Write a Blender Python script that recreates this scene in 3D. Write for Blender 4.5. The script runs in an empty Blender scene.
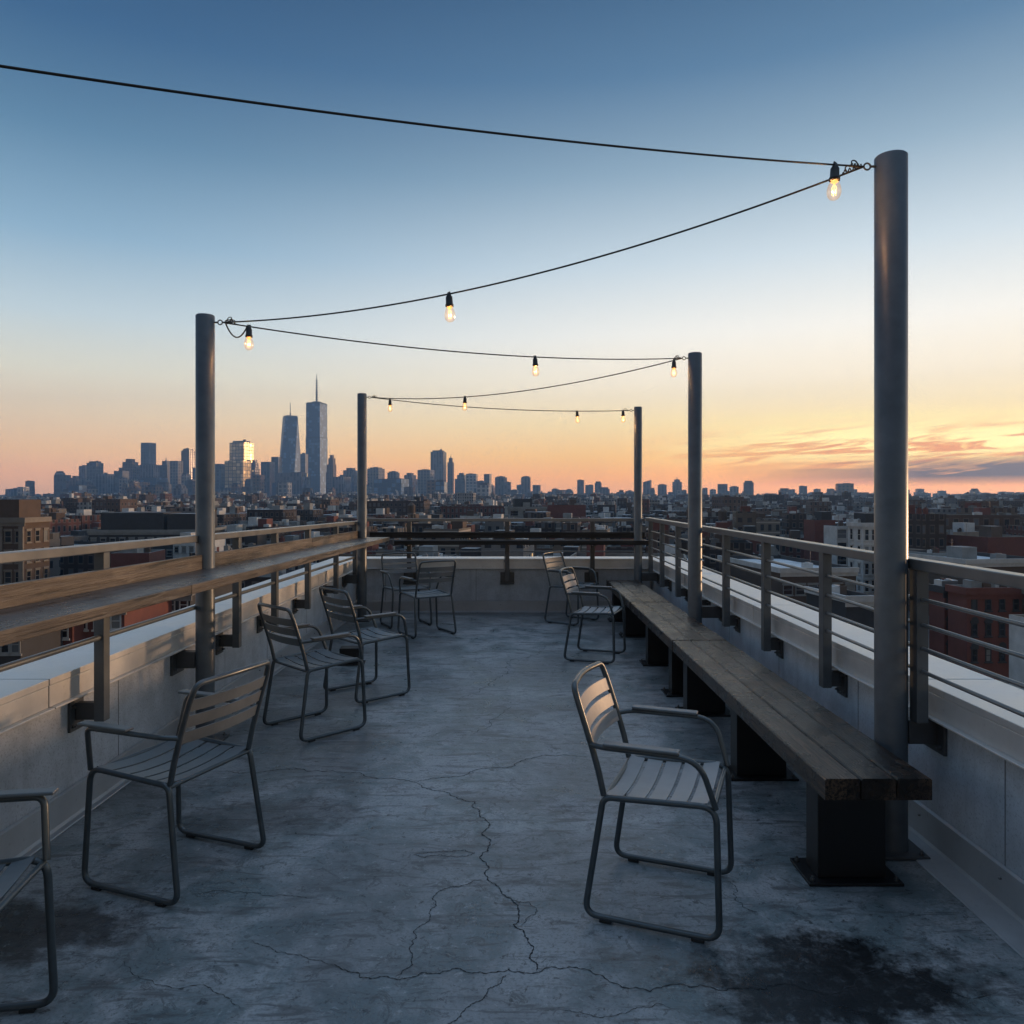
import bpy, bmesh, math, random
from mathutils import Vector, Matrix
R = math.radians
rnd = random.Random(7)
scn = bpy.context.scene
C = scn.collection

EYE = 1.5          # eye height above the terrace floor
F, VX, VY = 750.0, 515.0, 497.0
GROUND = -20.0
def at(x, y, Y):   # photo direction -> point at distance Y
    return Vector(((x - VX) * Y / F, Y, EYE - (y - VY) * Y / F))
def onfloor(x, y, z=0.0):
    Y = (EYE - z) * F / (y - VY)
    return Vector(((x - VX) * Y / F, Y, z))

# ------------------------------------------------------------------ mesh helper
class MB:
    def __init__(s): s.v = []; s.f = []; s.m = []; s.uv = []; s.sm = []
    def face(s, pts, mi=0, uv=None, smooth=False):
        b = len(s.v); s.v += [tuple(p) for p in pts]
        s.f.append(tuple(range(b, b + len(pts)))); s.m.append(mi); s.uv.append(uv); s.sm.append(smooth)
    def idx(s, pts, faces, mi=0, smooth=False):
        b = len(s.v); s.v += [tuple(p) for p in pts]
        for f in faces:
            s.f.append(tuple(b + i for i in f)); s.m.append(mi); s.uv.append(None); s.sm.append(smooth)
    def box(s, x0, x1, y0, y1, z0, z1, mi=0, M=None):
        p = [Vector((x, y, z)) for z in (z0, z1) for x, y in ((x0, y0), (x1, y0), (x1, y1), (x0, y1))]
        if M: p = [M @ q for q in p]
        s.idx(p, [(3, 2, 1, 0), (4, 5, 6, 7), (0, 1, 5, 4), (1, 2, 6, 5), (2, 3, 7, 6), (3, 0, 4, 7)], mi)
    def tube(s, pts, r, seg=10, closed=False, mi=0, caps=True):
        pts = [Vector(p) for p in pts]; n = len(pts)
        def tan(i):
            if closed: t = pts[(i + 1) % n] - pts[(i - 1) % n]
            else: t = pts[min(i + 1, n - 1)] - pts[max(i - 1, 0)]
            return t.normalized()
        t0 = tan(0); u = t0.orthogonal().normalized(); rings = []
        for i in range(n):
            t = tan(i); u = (u - t * u.dot(t)).normalized(); w = t.cross(u)
            rr = r[i] if isinstance(r, (list, tuple)) else r
            rings.append([pts[i] + (u * math.cos(a) + w * math.sin(a)) * rr for a in [2 * math.pi * k / seg for k in range(seg)]])
        P = [p for ring in rings for p in ring]; fs = []
        for i in range(n if closed else n - 1):
            j = (i + 1) % n
            off = 0
            if closed and j == 0:
                d = [(rings[0][k] - rings[i][0]).length for k in range(seg)]; off = d.index(min(d))
            for k in range(seg):
                fs.append((i * seg + k, i * seg + (k + 1) % seg, j * seg + (k + 1 + off) % seg, j * seg + (k + off) % seg))
        s.idx(P, fs, mi, True)
        if not closed and caps:
            s.idx(rings[0], [tuple(reversed(range(seg)))], mi); s.idx(rings[-1], [tuple(range(seg))], mi)
    def lathe(s, prof, cx=0, cy=0, cz=0, seg=16, mi=0, smooth=True):
        P = []
        for r, z in prof:
            P += [(cx + r * math.cos(2 * math.pi * k / seg), cy + r * math.sin(2 * math.pi * k / seg), cz + z) for k in range(seg)]
        fs = []
        for i in range(len(prof) - 1):
            for k in range(seg):
                fs.append((i * seg + k, i * seg + (k + 1) % seg, (i + 1) * seg + (k + 1) % seg, (i + 1) * seg + k))
        s.idx(P, fs, mi, smooth)
    def prism(s, poly, z0, z1, mi=0, top=True, roofmi=None, uvoff=0.0, zbase=None):
        """vertical walls with metre uv (u along the perimeter, v height)"""
        n = len(poly); u = uvoff; zb = z0 if zbase is None else zbase
        for i in range(n):
            a, b = Vector(poly[i]), Vector(poly[(i + 1) % n]); L = (b - a).length
            s.face([(a.x, a.y, z0), (b.x, b.y, z0), (b.x, b.y, z1), (a.x, a.y, z1)], mi,
                   [(u, z0 - zb), (u + L, z0 - zb), (u + L, z1 - zb), (u, z1 - zb)])
            u += L + 1.37
        if top:
            s.face([(p[0], p[1], z1) for p in poly], mi if roofmi is None else roofmi, [(0, -50)] * n)
    def build(s, name, mats, parent=None, bevel=0, loc=None):
        me = bpy.data.meshes.new(name); me.from_pydata(s.v, [], s.f)
        if not isinstance(mats, (list, tuple)): mats = [mats]
        for m in mats: me.materials.append(m)
        me.polygons.foreach_set('material_index', s.m); me.polygons.foreach_set('use_smooth', s.sm)
        if any(s.uv):
            ul = me.uv_layers.new(name='UVMap'); k = 0; buf = []
            for f, uv in zip(s.f, s.uv):
                for j in range(len(f)): buf += list(uv[j]) if uv else [0, -50]
            ul.data.foreach_set('uv', buf)
        me.update()
        o = bpy.data.objects.new(name, me); C.objects.link(o)
        if parent: o.parent = parent
        if loc: o.location = loc
        if bevel:
            b = o.modifiers.new('b', 'BEVEL'); b.width = bevel; b.segments = 2; b.limit_method = 'ANGLE'; b.angle_limit = R(40)
        return o

def tag(o, label=None, cat=None, group=None, kind=None):
    if label: o['label'] = label
    if cat: o['category'] = cat
    if group: o['group'] = group
    if kind: o['kind'] = kind
    return o
def thing(name, label, cat, loc=(0, 0, 0), rz=0, group=None):
    o = bpy.data.objects.new(name, None); C.objects.link(o); o.location = loc; o.rotation_euler = (0, 0, rz)
    o.empty_display_size = .1
    return tag(o, label, cat, group)
def copy_tree(o, parent=None):
    c = o.copy(); C.objects.link(c); c.parent = parent
    for ch in [x for x in o.children]: copy_tree(ch, c)
    return c
def fillet(pts, rad, closed=False, n=5):
    pts = [Vector(p) for p in pts]; out = []; N = len(pts)
    for i in range(N):
        if not closed and i in (0, N - 1): out.append(pts[i]); continue
        p, a, b = pts[i], pts[i - 1], pts[(i + 1) % N]
        da, db = (a - p), (b - p); r = rad[i] if isinstance(rad, (list, tuple)) else rad
        if r <= 0: out.append(p); continue
        r = min(r, da.length * .45, db.length * .45)
        q0, q1 = p + da.normalized() * r, p + db.normalized() * r
        for k in range(n + 1):
            t = k / n; out.append(q0 * (1 - t) ** 2 + p * 2 * t * (1 - t) + q1 * t * t)
    return out

# ------------------------------------------------------------------ materials
def lin(c):
    return tuple(((v / 255) / 12.92 if v / 255 <= .04045 else ((v / 255 + .055) / 1.055) ** 2.4) for v in c)
class NT:
    def __init__(s, name):
        s.m = bpy.data.materials.new(name); s.m.use_nodes = True; s.t = s.m.node_tree; s.t.nodes.clear()
        s.out = s.n('ShaderNodeOutputMaterial'); s.b = s.n('ShaderNodeBsdfPrincipled'); s.l(s.b.outputs[0], s.out.inputs[0])
    def n(s, t, **k):
        o = s.t.nodes.new(t)
        for a, v in k.items(): setattr(o, a, v)
        return o
    def l(s, a, b): s.t.links.new(a, b)
    def val(s, sock, v):
        if isinstance(v, bpy.types.NodeSocket): s.l(v, sock)
        elif isinstance(v, (tuple, list)) and len(v) == 3 and sock.type == 'RGBA': sock.default_value = (*v, 1)
        else: sock.default_value = v
    def math(s, op, a, b=None, c=None, clamp=False):
        o = s.n('ShaderNodeMath', operation=op, use_clamp=clamp)
        for i, v in enumerate((a, b, c)):
            if v is not None: s.val(o.inputs[i], v)
        return o.outputs[0]
    def mix(s, f, a, b, mode='MIX'):
        o = s.n('ShaderNodeMix', data_type='RGBA', blend_type=mode)
        s.val(o.inputs[0], f); s.val(o.inputs[6], a); s.val(o.inputs[7], b); return o.outputs[2]
    def coords(s, kind='Object', scale=(1, 1, 1), rot=(0, 0, 0), loc=(0, 0, 0)):
        t = s.n('ShaderNodeTexCoord'); mp = s.n('ShaderNodeMapping')
        mp.inputs['Scale'].default_value = scale; mp.inputs['Rotation'].default_value = rot; mp.inputs['Location'].default_value = loc
        s.l(t.outputs[kind], mp.inputs[0]); return mp.outputs[0]
    def noise(s, vec, scale, detail=4, rough=.55, dist=0):
        o = s.n('ShaderNodeTexNoise'); s.l(vec, o.inputs['Vector'])
        o.inputs['Scale'].default_value = scale; o.inputs['Detail'].default_value = detail
        o.inputs['Roughness'].default_value = rough; o.inputs['Distortion'].default_value = dist; return o.outputs[0]
    def ramp(s, f, stops, interp='LINEAR'):
        o = s.n('ShaderNodeValToRGB'); s.l(f, o.inputs[0]); e = o.color_ramp.elements; o.color_ramp.interpolation = interp
        while len(e) > 1: e.remove(e[0])
        for i, (p, c) in enumerate(stops):
            x = e[0] if i == 0 else e.new(p); x.position = p
            x.color = (*c, 1) if isinstance(c, (tuple, list)) else (c, c, c, 1)
        return o.outputs[0]
    def bump(s, h, strength=.3, dist=.01):
        o = s.n('ShaderNodeBump'); o.inputs['Strength'].default_value = strength; o.inputs['Distance'].default_value = dist
        s.l(h, o.inputs['Height']); s.l(o.outputs[0], s.b.inputs['Normal'])
    def set(s, **k):
        for a, v in k.items(): s.val(s.b.inputs[a.replace('_', ' ')], v)
        return s

def m_paint(name, col, rough=.42, metal=0.0, var=.25, scale=9, spec=.5):
    t = NT(name); v = t.coords('Object'); n = t.noise(v, scale, 5, .6); n2 = t.noise(v, scale * 12, 3, .6)
    t.set(Base_Color=t.mix(t.ramp(n, [(.3, 0.0), (.75, 1.0)]), tuple(c * (1 - var) for c in col), tuple(c * (1 + var * .6) for c in col)),
          Roughness=t.ramp(n, [(.3, rough - .03), (.7, rough + .04)]), Metallic=metal, Specular_IOR_Level=spec)
    t.bump(n, .015, .002); return t.m
M = {}
M['post'] = m_paint('painted_rail_post', (.11, .124, .134), .38, .2)
M['pole'] = m_paint('painted_steel_pole', (.105, .123, .14), .40, .25)
M['rail'] = m_paint('brushed_rail', (.20, .21, .215), .32, .5, .12)
M['rail_dark'] = m_paint('dark_steel', (.085, .09, .095), .4, .35)
M['chair'] = m_paint('chair_tube', (.085, .10, .108), .32, .4, .2, 14)
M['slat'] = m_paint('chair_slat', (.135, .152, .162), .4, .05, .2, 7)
M['slat_sunlit'] = m_paint('sunlit_chair_slat', (.31, .305, .30), .48, .0, .15, 7)  # slat colour lightened for the two chairs in warm sunset light
M['rubber'] = m_paint('black_rubber', (.02, .02, .02), .7)
M['black'] = m_paint('black_metal', (.009, .009, .01), .42, .1)
M['socket'] = m_paint('black_socket', (.012, .012, .013), .45)
M['cable'] = m_paint('black_cable', (.01, .01, .011), .6)
M['bolt'] = m_paint('bolt_steel', (.22, .22, .22), .35, .9)

def m_floor():
    t = NT('worn_concrete_floor'); v = t.coords('Object')
    big = t.noise(v, .7, 6, .62, .8); mid = t.noise(v, 3.2, 7, .68, .5); vs = t.coords('Object', (3.2, 15, 5), (0, 0, R(14))); streak = t.noise(vs, 1.0, 8, .72, .8)
    fine = t.noise(v, 75, 4, .75); sp = t.noise(v, 19, 7, .78, .3); wisp = t.noise(v, 7.5, 8, .74, 1.6)
    base = t.mix(t.ramp(mid, [(.42, 0.0), (.56, 1.0)]), (.15, .187, .195), (.315, .328, .335))
    base = t.mix(t.ramp(big, [(.44, 0.0), (.62, .65)]), base, (.105, .111, .114))
    base = t.mix(t.ramp(streak, [(.52, 0.0), (.62, .8)]), base, (.075, .078, .08))
    base = t.mix(t.ramp(wisp, [(.565, 0.0), (.60, .75), (.64, .1)]), base, (.045, .048, .05))
    base = t.mix(t.ramp(sp, [(.59, 0.0), (.635, .85)]), base, (.03, .032, .034))
    base = t.mix(t.ramp(sp, [(.36, .5), (.41, 0.0)]), base, (.42, .43, .43))
    base = t.mix(t.ramp(fine, [(.38, .55), (.5, 0.0)]), base, (.11, .114, .117))
    # one spill, shade painted near the left chairs, and fainter patches, ragged edges
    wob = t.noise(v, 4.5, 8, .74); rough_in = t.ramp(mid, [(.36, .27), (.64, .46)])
    spill_shade = None
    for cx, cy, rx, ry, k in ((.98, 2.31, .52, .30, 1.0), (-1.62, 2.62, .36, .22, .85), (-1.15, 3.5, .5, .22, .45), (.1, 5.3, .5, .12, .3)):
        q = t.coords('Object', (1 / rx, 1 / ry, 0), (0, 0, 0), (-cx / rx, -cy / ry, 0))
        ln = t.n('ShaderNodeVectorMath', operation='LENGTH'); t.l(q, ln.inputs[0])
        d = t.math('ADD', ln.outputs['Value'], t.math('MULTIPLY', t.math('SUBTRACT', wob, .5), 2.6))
        mk = t.math('MULTIPLY', t.ramp(d, [(.55, k), (1.2, 0.0)]), t.ramp(sp, [(.36, .86), (.5, 1.0)])); spill_shade = mk if spill_shade is None else t.math('MAXIMUM', spill_shade, mk)
    base = t.mix(spill_shade, base, (.008, .009, .010))
    t.set(Base_Color=base, Roughness=t.math('SUBTRACT', rough_in, t.math('MULTIPLY', spill_shade, .05)), Specular_IOR_Level=.42)
    t.bump(t.math('ADD', t.math('MULTIPLY', fine, .4), t.math('ADD', t.math('MULTIPLY', streak, .5), sp)), .35, .006); return t.m
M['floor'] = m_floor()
M['crack'] = m_paint('crack_dirt', (.028, .03, .032), .9)
def m_stucco(name, col):
    t = NT(name); v = t.coords('Object'); fine = t.noise(v, 90, 4, .75); mid = t.noise(v, 6, 6, .7); vs = t.coords('Object', (9, 9, .9)); st = t.noise(vs, 1, 5, .6)
    b = t.mix(t.ramp(mid, [(.38, 0.0), (.62, 1.0)]), tuple(c * .86 for c in col), tuple(c * 1.08 for c in col))
    b = t.mix(t.ramp(fine, [(.38, .6), (.46, 0.0)]), b, tuple(c * .5 for c in col))
    b = t.mix(t.ramp(st, [(.52, 0.0), (.72, .45)]), b, tuple(c * .6 for c in col))
    t.set(Base_Color=b, Roughness=.85); t.bump(fine, .5, .004); return t.m
M['stucco'] = m_stucco('cement_render', (.50, .525, .555))
M['joint'] = m_paint('panel_joint_grey', (.24, .245, .25), .9)  # even grey strips between the wall panels
def m_sheet(name, col, rough):
    t = NT(name); v = t.coords('Object'); n = t.noise(v, 3, 6, .65); n2 = t.noise(v, 30, 4, .7)
    b = t.mix(t.ramp(n, [(.35, 0.0), (.7, 1.0)]), tuple(c * .82 for c in col), tuple(c * 1.08 for c in col))
    b = t.mix(t.ramp(n2, [(.62, 0.0), (.72, .5)]), b, tuple(c * .45 for c in col))
    t.set(Base_Color=b, Roughness=t.ramp(n, [(.3, rough - .07), (.7, rough + .1)]), Metallic=.3); t.bump(n2, .05, .003); return t.m
M['coping'] = m_sheet('coping_sheet', (.66, .65, .63), .36)
M['flash'] = m_sheet('flashing_sheet', (.42, .43, .44), .5)
def m_wood(name, dark, light, worn, rough, along='Y', sc=1.0):
    t = NT(name); s = {'Y': (26, 1.3, 26), 'X': (1.3, 26, 26)}[along]
    oi = t.n('ShaderNodeObjectInfo'); tc = t.n('ShaderNodeTexCoord'); ad = t.n('ShaderNodeVectorMath', operation='ADD')
    cb = t.n('ShaderNodeCombineXYZ'); rr = t.math('MULTIPLY', oi.outputs['Random'], 37.0)
    for i in range(3): t.l(rr, cb.inputs[i])
    t.l(tc.outputs['Object'], ad.inputs[0]); t.l(cb.outputs[0], ad.inputs[1])
    mp = t.n('ShaderNodeMapping'); mp.inputs['Scale'].default_value = tuple(q * sc for q in s); t.l(ad.outputs[0], mp.inputs[0])
    g = t.noise(mp.outputs[0], 1, 7, .65, .35); g2 = t.noise(mp.outputs[0], 3.3, 5, .7, .2); w = t.noise(ad.outputs[0], 3.2, 5, .6)
    b = t.mix(t.ramp(g, [(.4, 0.0), (.62, 1.0)]), dark, light)
    b = t.mix(t.math('MULTIPLY', t.ramp(w, [(.47, 0.0), (.6, 1.0)]), t.ramp(g2, [(.45, 0.0), (.55, .9)])), b, worn)
    b = t.mix(t.ramp(g, [(.395, 1.0), (.43, 0.0)]), b, tuple(c * .25 for c in dark))
    t.set(Base_Color=b, Roughness=t.ramp(w, [(.3, rough - .1), (.7, rough + .14)]), Specular_IOR_Level=.38)
    t.bump(t.math('ADD', g, t.math('MULTIPLY', g2, .6)), .8, .01); return t.m
M['bench'] = m_wood('dark_weathered_wood', (.004, .003, .0022), (.020, .0115, .007), (.115, .070, .042), .26)
M['bar'] = m_wood('oiled_bar_wood', (.035, .03, .028), (.08, .071, .066), (.12, .108, .1), .28)
M['bar_edge'] = m_wood('raw_edge_wood', (.06, .046, .036), (.14, .11, .083), (.20, .165, .128), .45)
M['bar_black'] = m_wood('black_stained_wood', (.006, .006, .006), (.016, .015, .015), (.03, .028, .026), .45, 'X')

def m_facade(name, wall, pu=2.6, pv=3.1, fw=.42, fh=.55, vary=1.0, glass=(.02, .026, .034), lit=.0015, rough=.85, grough=.12, trim=None, band=0.0, gspec=.6, gmetal=0.0):
    t = NT(name); uv = t.n('ShaderNodeUVMap'); sp = t.n('ShaderNodeSeparateXYZ'); t.l(uv.outputs[0], sp.inputs[0])
    U = t.math('DIVIDE', sp.outputs[0], pu); V = t.math('DIVIDE', sp.outputs[1], pv)
    fu = t.math('ABSOLUTE', t.math('SUBTRACT', t.math('FRACT', U), .5)); fv = t.math('ABSOLUTE', t.math('SUBTRACT', t.math('FRACT', V), .5))
    ok = t.math('GREATER_THAN', sp.outputs[1], 0.0)
    win = t.math('MULTIPLY', ok, t.math('MULTIPLY', t.math('LESS_THAN', fu, fw / 2), t.math('LESS_THAN', fv, fh / 2)))
    cb = t.n('ShaderNodeCombineXYZ'); t.l(t.math('FLOOR', U), cb.inputs[0]); t.l(t.math('FLOOR', V), cb.inputs[1])
    oi = t.n('ShaderNodeObjectInfo'); t.l(t.math('MULTIPLY', oi.outputs['Random'], 91.0), cb.inputs[2])
    wn = t.n('ShaderNodeTexWhiteNoise', noise_dimensions='3D'); t.l(cb.outputs[0], wn.inputs['Vector']); r = wn.outputs['Value']
    v = t.coords('Object'); big = t.noise(v, .12 if vary == 1 else .02, 4, .6); fine = t.noise(v, 1.5 if vary == 1 else .05, 5, .7)
    w = t.mix(t.ramp(big, [(.3, 0.0), (.7, 1.0)]), tuple(c * .75 for c in wall), tuple(c * 1.2 for c in wall))
    w = t.mix(t.ramp(fine, [(.35, .4), (.6, 0.0)]), w, tuple(c * .6 for c in wall))
    hs = t.n('ShaderNodeHueSaturation'); t.l(w, hs.inputs['Color']); t.l(t.math('MULTIPLY_ADD', oi.outputs['Random'], .5, .75), hs.inputs['Value']); w = hs.outputs[0]
    if trim:
        tr = t.math('MULTIPLY', ok, t.math('MULTIPLY', t.math('LESS_THAN', fu, fw / 2 + .07), t.math('LESS_THAN', fv, fh / 2 + .10)))
        w = t.mix(tr, w, trim)
    if band: w = t.mix(t.math('MULTIPLY', ok, t.math('GREATER_THAN', fv, .5 - band)), w, tuple(min(.8, c * 1.7 + .05) for c in wall))
    g = t.mix(t.math('GREATER_THAN', r, .72), glass, tuple(c * (1 + 2 * vary) + .05 * vary for c in glass))
    t.set(Base_Color=t.mix(win, w, g), Roughness=t.math('MULTIPLY_ADD', win, grough - rough, rough), Specular_IOR_Level=t.math('MULTIPLY_ADD', win, gspec - .3, .3),
          Metallic=t.math('MULTIPLY', win, gmetal))
    if lit:
        e = t.math('MULTIPLY', win, t.math('LESS_THAN', r, lit))
        t.set(Emission_Color=(1, .62, .28), Emission_Strength=t.math('MULTIPLY', e, .6))
    return t.m
def m_roof(name, col, var=.25):
    t = NT(name); v = t.coords('Object'); n = t.noise(v, .35, 6, .65); f = t.noise(v, 2.2, 5, .7)
    b = t.mix(t.ramp(n, [(.35, 0.0), (.65, 1.0)]), tuple(c * (1 - var) for c in col), tuple(c * (1 + var * .5) for c in col))
    t.set(Base_Color=t.mix(t.ramp(f, [(.58, 0.0), (.7, .5)]), b, tuple(c * .4 for c in col)), Roughness=.75); return t.m
FAC = {
 'red brick':   m_facade('red_brick', (.13, .052, .043), 2.3, 3.1, .40, .56, trim=(.15, .12, .11)),
 'brown brick': m_facade('brown_brick', (.105, .072, .06), 2.6, 3.2, .44, .52, trim=(.16, .13, .11), lit=.002),
 'tan brick':   m_facade('tan_brick', (.15, .12, .095), 3.0, 3.1, .48, .5),
 'grey stucco': m_facade('grey_stucco', (.17, .175, .18), 2.8, 3.0, .42, .5),
 'dark brick':  m_facade('dark_brick', (.05, .038, .036), 2.5, 3.1, .42, .5, trim=(.12, .1, .09)),
 'white':       m_facade('white_render', (.32, .325, .33), 2.6, 3.2, .5, .6),
 'cream':       m_facade('cream_stone', (.2, .18, .158), 2.4, 3.3, .42, .6, band=.06),
}
ROOF = {'white': m_roof('white_membrane', (.62, .63, .645)), 'grey': m_roof('gravel_roof', (.21, .215, .22)),
        'black': m_roof('tar_roof', (.045, .046, .048)), 'silver': m_roof('silver_coated_roof', (.42, .435, .455))}
TWR = {
 'blue glass':  m_facade('blue_curtain_wall', (.08, .10, .13), 15, 13, .84, .84, .6, (.04, .085, .15), 0.0, .5, .45, gspec=.5, gmetal=.25),
 'dark glass':  m_facade('dark_curtain_wall', (.10, .11, .125), 13, 12, .70, .74, .6, (.018, .026, .042), .004, .5, .45, gspec=.5),
 'grey stone':  m_facade('stone_tower_wall', (.26, .245, .23), 12, 11, .5, .66, .6, (.03, .037, .05), .006),
 'brown':       m_facade('brown_tower_wall', (.17, .115, .085), 12, 10, .5, .6, .6, (.02, .024, .032), .008),
 'pale':        m_facade('pale_tower_wall', (.36, .36, .36), 13, 11, .55, .6, .6, (.05, .06, .075), .004),
 'sunset_tint':      m_facade('sunset_tint_curtain_wall', (.10, .09, .08), 15, 13, .84, .84, .4, (.42, .33, .2), 0.0, .5, .36, gspec=.6, gmetal=.75),  # gold tint puts sunset light into the glass colour of two towers
 'slate':       m_facade('slate_tower_wall', (.13, .15, .18), 12, 13, .58, .93, .6, (.035, .046, .066), .004, gmetal=.1),
}
def m_plain(name, col, rough=.7): return m_paint(name, col, rough, 0, .25, .6)
M['stone_trim'] = m_plain('stone_trim', (.19, .168, .145)); M['white_trim'] = m_plain('white_trim', (.5, .5, .49))
M['plain_red'] = m_plain('plain_red_brick', (.15, .052, .042), .85); M['plain_brown'] = m_plain('plain_brown_brick', (.095, .065, .05), .85)
M['plain_dark'] = m_plain('plain_dark_brick', (.042, .044, .05), .85); M['plain_grey'] = m_plain('plain_grey_concrete', (.23, .24, .24), .8)
M['plain_tan'] = m_plain('plain_tan', (.24, .18, .13), .85); M['plain_white'] = m_plain('plain_white', (.52, .53, .53), .7)
M['tank'] = m_plain('water_tank_wood', (.09, .065, .05), .85); M['steelwork'] = m_plain('roof_steel', (.12, .125, .13), .5)
def m_pane():
    t = NT('window_glass'); oi = t.n('ShaderNodeObjectInfo')
    t.set(Base_Color=t.ramp(oi.outputs['Random'], [(0, (.01, .012, .016)), (.7, (.02, .025, .032)), (.8, (.16, .17, .18)), (1, (.22, .22, .21))]), Roughness=.08, Specular_IOR_Level=.7); return t.m
M['pane'] = m_pane()

# ------------------------------------------------------------------ terrace: floor, parapets
XL, XR, YB = -2.08, 1.80, 9.78      # inner wall faces
Y0 = -3.5
mb = MB(); mb.box(XL - .3, XR + .3, Y0, YB + .3, -.25, 0)
def crack(px, w=.006, jit=.02, seed=1):
    r = random.Random(seed); pts = [onfloor(x, y) for x, y in px]
    for it in range(5):
        q = [pts[0]]
        for a, b in zip(pts, pts[1:]):
            d = b - a; m = (a + b) / 2 + Vector((-d.y, d.x, 0)) * r.uniform(-.2, .2); q += [m, b]
        pts = q
    L = len(pts)
    for i in range(L - 1):
        a, b = pts[i], pts[i + 1]; d = (b - a).normalized(); n = Vector((-d.y, d.x, 0))
        wa = w * .54 * ((.35, .8, .5, 1.05, .6, .3, .9)[(i * 3 + seed) % 7]) * min(1, (L - i) / 8, (i + 2) / 8); wb = w * .54 * ((.35, .8, .5, 1.05, .6, .3, .9)[((i + 1) * 3 + seed) % 7]) * min(1, (L - i - 1) / 8, (i + 3) / 8)
        mb.face([(a - n * wa) + Vector((0, 0, .0012)), (b - n * wb) + Vector((0, 0, .0012)), (b + n * wb) + Vector((0, 0, .0012)), (a + n * wa) + Vector((0, 0, .0012))], 1)
for k, (w, pth) in enumerate([
    (.0055, [(225, 771), (270, 771), (340, 772), (400, 780), (417, 782), (440, 778), (480, 769), (520, 762), (590, 756)]),
    (.006, [(417, 783), (450, 793), (475, 802), (487, 822), (490, 845), (487, 870), (510, 898), (513, 925), (530, 955), (537, 972)]),
    (.0045, [(330, 965), (360, 978), (400, 980), (440, 974), (480, 972), (537, 973), (600, 975), (700, 985), (800, 988), (1000, 990)]),
    (.004, [(508, 975), (490, 988), (472, 1004), (450, 1024), (440, 1040)]),
    (.004, [(482, 880), (460, 887), (437, 893), (430, 920), (412, 945), (413, 965), (395, 977)]),
    (.003, [(510, 900), (528, 902), (535, 915), (522, 926)]),
    (.004, [(413, 855), (430, 852), (465, 850), (475, 853), (455, 857), (425, 858), (413, 855)]),
    (.003, [(190, 893), (230, 892), (260, 893), (320, 900)]),
    (.004, [(455, 700), (480, 691), (508, 673), (530, 656), (546, 644)]), (.004, [(330, 667), (400, 668), (500, 674), (560, 672), (640, 676)]),
    (.004, [(470, 735), (500, 715), (512, 706)]), (.003, [(415, 738), (445, 732), (470, 733)]),
    (.003, [(725, 880), (735, 900), (760, 912)]), (.003, [(250, 940), (300, 955), (330, 965)]), (.003, [(560, 700), (600, 720), (660, 735)]),
    (.0025, [(120, 960), (200, 985), (240, 1010)]), (.0025, [(560, 1010), (600, 1018), (680, 1010)])]):
    crack(pth, w, seed=k + 3)
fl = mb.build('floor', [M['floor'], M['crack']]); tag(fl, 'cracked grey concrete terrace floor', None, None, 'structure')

CB, CT = .57, .70      # coping fascia bottom / top
def parapet(label, axis, c0, c1, face, sgn):
    """wall of the terrace: axis 'Y' (left, right) or 'X' (back); face = inner face coordinate, sgn = outward"""
    root = thing('parapet_wall', label, 'wall', (0, 0, 0), 0, 'parapet walls round the terrace')
    def P(a, d, z):
        return (face + sgn * d, a, z) if axis == 'Y' else (a, face + sgn * d, z)
    def slab(mb, a0, a1, d0, d1, z0, z1, mi=0):
        p = P(a0, d0, z0); q = P(a1, d1, z1); mb.box(min(p[0], q[0]), max(p[0], q[0]), min(p[1], q[1]), max(p[1], q[1]), z0, z1, mi)
    m = MB(); slab(m, c0, c1, 0, .27, .001, CB + .05); m.build('wall_panel', M['stucco'], root)
    a = c0 + .35
    while a < c1 - .1:
        j = MB(); slab(j, a, a + .006, -.0015, .01, .14, CB); j.build('panel_joint', M['joint'], root); a += 1.18
    m = MB(); n = max(1, round((c1 - c0) / 2.2)); L = (c1 - c0) / n
    for i in range(n):
        s = MB(); slab(s, c0 + i * L + .004, c0 + (i + 1) * L - .004, -.035, .31, CT - .03, CT); slab(s, c0 + i * L + .004, c0 + (i + 1) * L - .004, -.033, -.02, CB, CT - .031)
        slab(s, c0 + i * L + .004, c0 + (i + 1) * L - .004, -.062, -.0335, CB - .004, CB + .006)
        s.build('coping', M['coping'], root, .003)
    # upstand and floor flange of folded sheet
    w = .145 if face > 0 and axis == 'Y' else .055
    m = MB()
    prof = [(0.0, .145), (-.008, .15), (-.018, .142), (-.022, .02), (-.03, .008), (-w, .006), (-w - .004, .0015)]
    A = [P(c0, d, z) for d, z in prof]; B = [P(c1, d, z) for d, z in prof]
    for i in range(len(prof) - 1): m.face([A[i], B[i], B[i + 1], A[i + 1]] if (axis == 'Y') == (sgn < 0) else [A[i + 1], B[i + 1], B[i], A[i]])
    f = m.build('flashing', M['flash'], root)
    sc_ = MB(); a = c0 + .2
    while a < c1:
        p = Vector(P(a, -.022, .1)); sc_.lathe([(.0001, .006), (.006, .005), (.007, 0), (.0001, -.004)], p.x, p.y, p.z, 6); a += .55
    sc_.build('fixing_screw', M['bolt'], f)
    return root
parapet('rendered parapet along the wooden bar, its pale coping catching the sunset', 'Y', Y0, YB + .31, XL, -1)
parapet('rendered parapet behind the long dark bench, wide flashing at its foot', 'Y', Y0, YB + .31, XR, 1)
parapet('low parapet across the far end of the terrace below the black bar', 'X', XL + .04, XR - .04, YB, 1)
# the house below the terrace
mb = MB(); mb.prism([(XL - .27, Y0), (XR + .27, Y0), (XR + .27, YB + .27), (XL - .27, YB + .27)], GROUND, -.26, 0); b0 = mb.build('terrace_building', FAC['brown brick'])
tag(b0, 'brick house carrying the terrace, hidden below its parapets', 'building')

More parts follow.
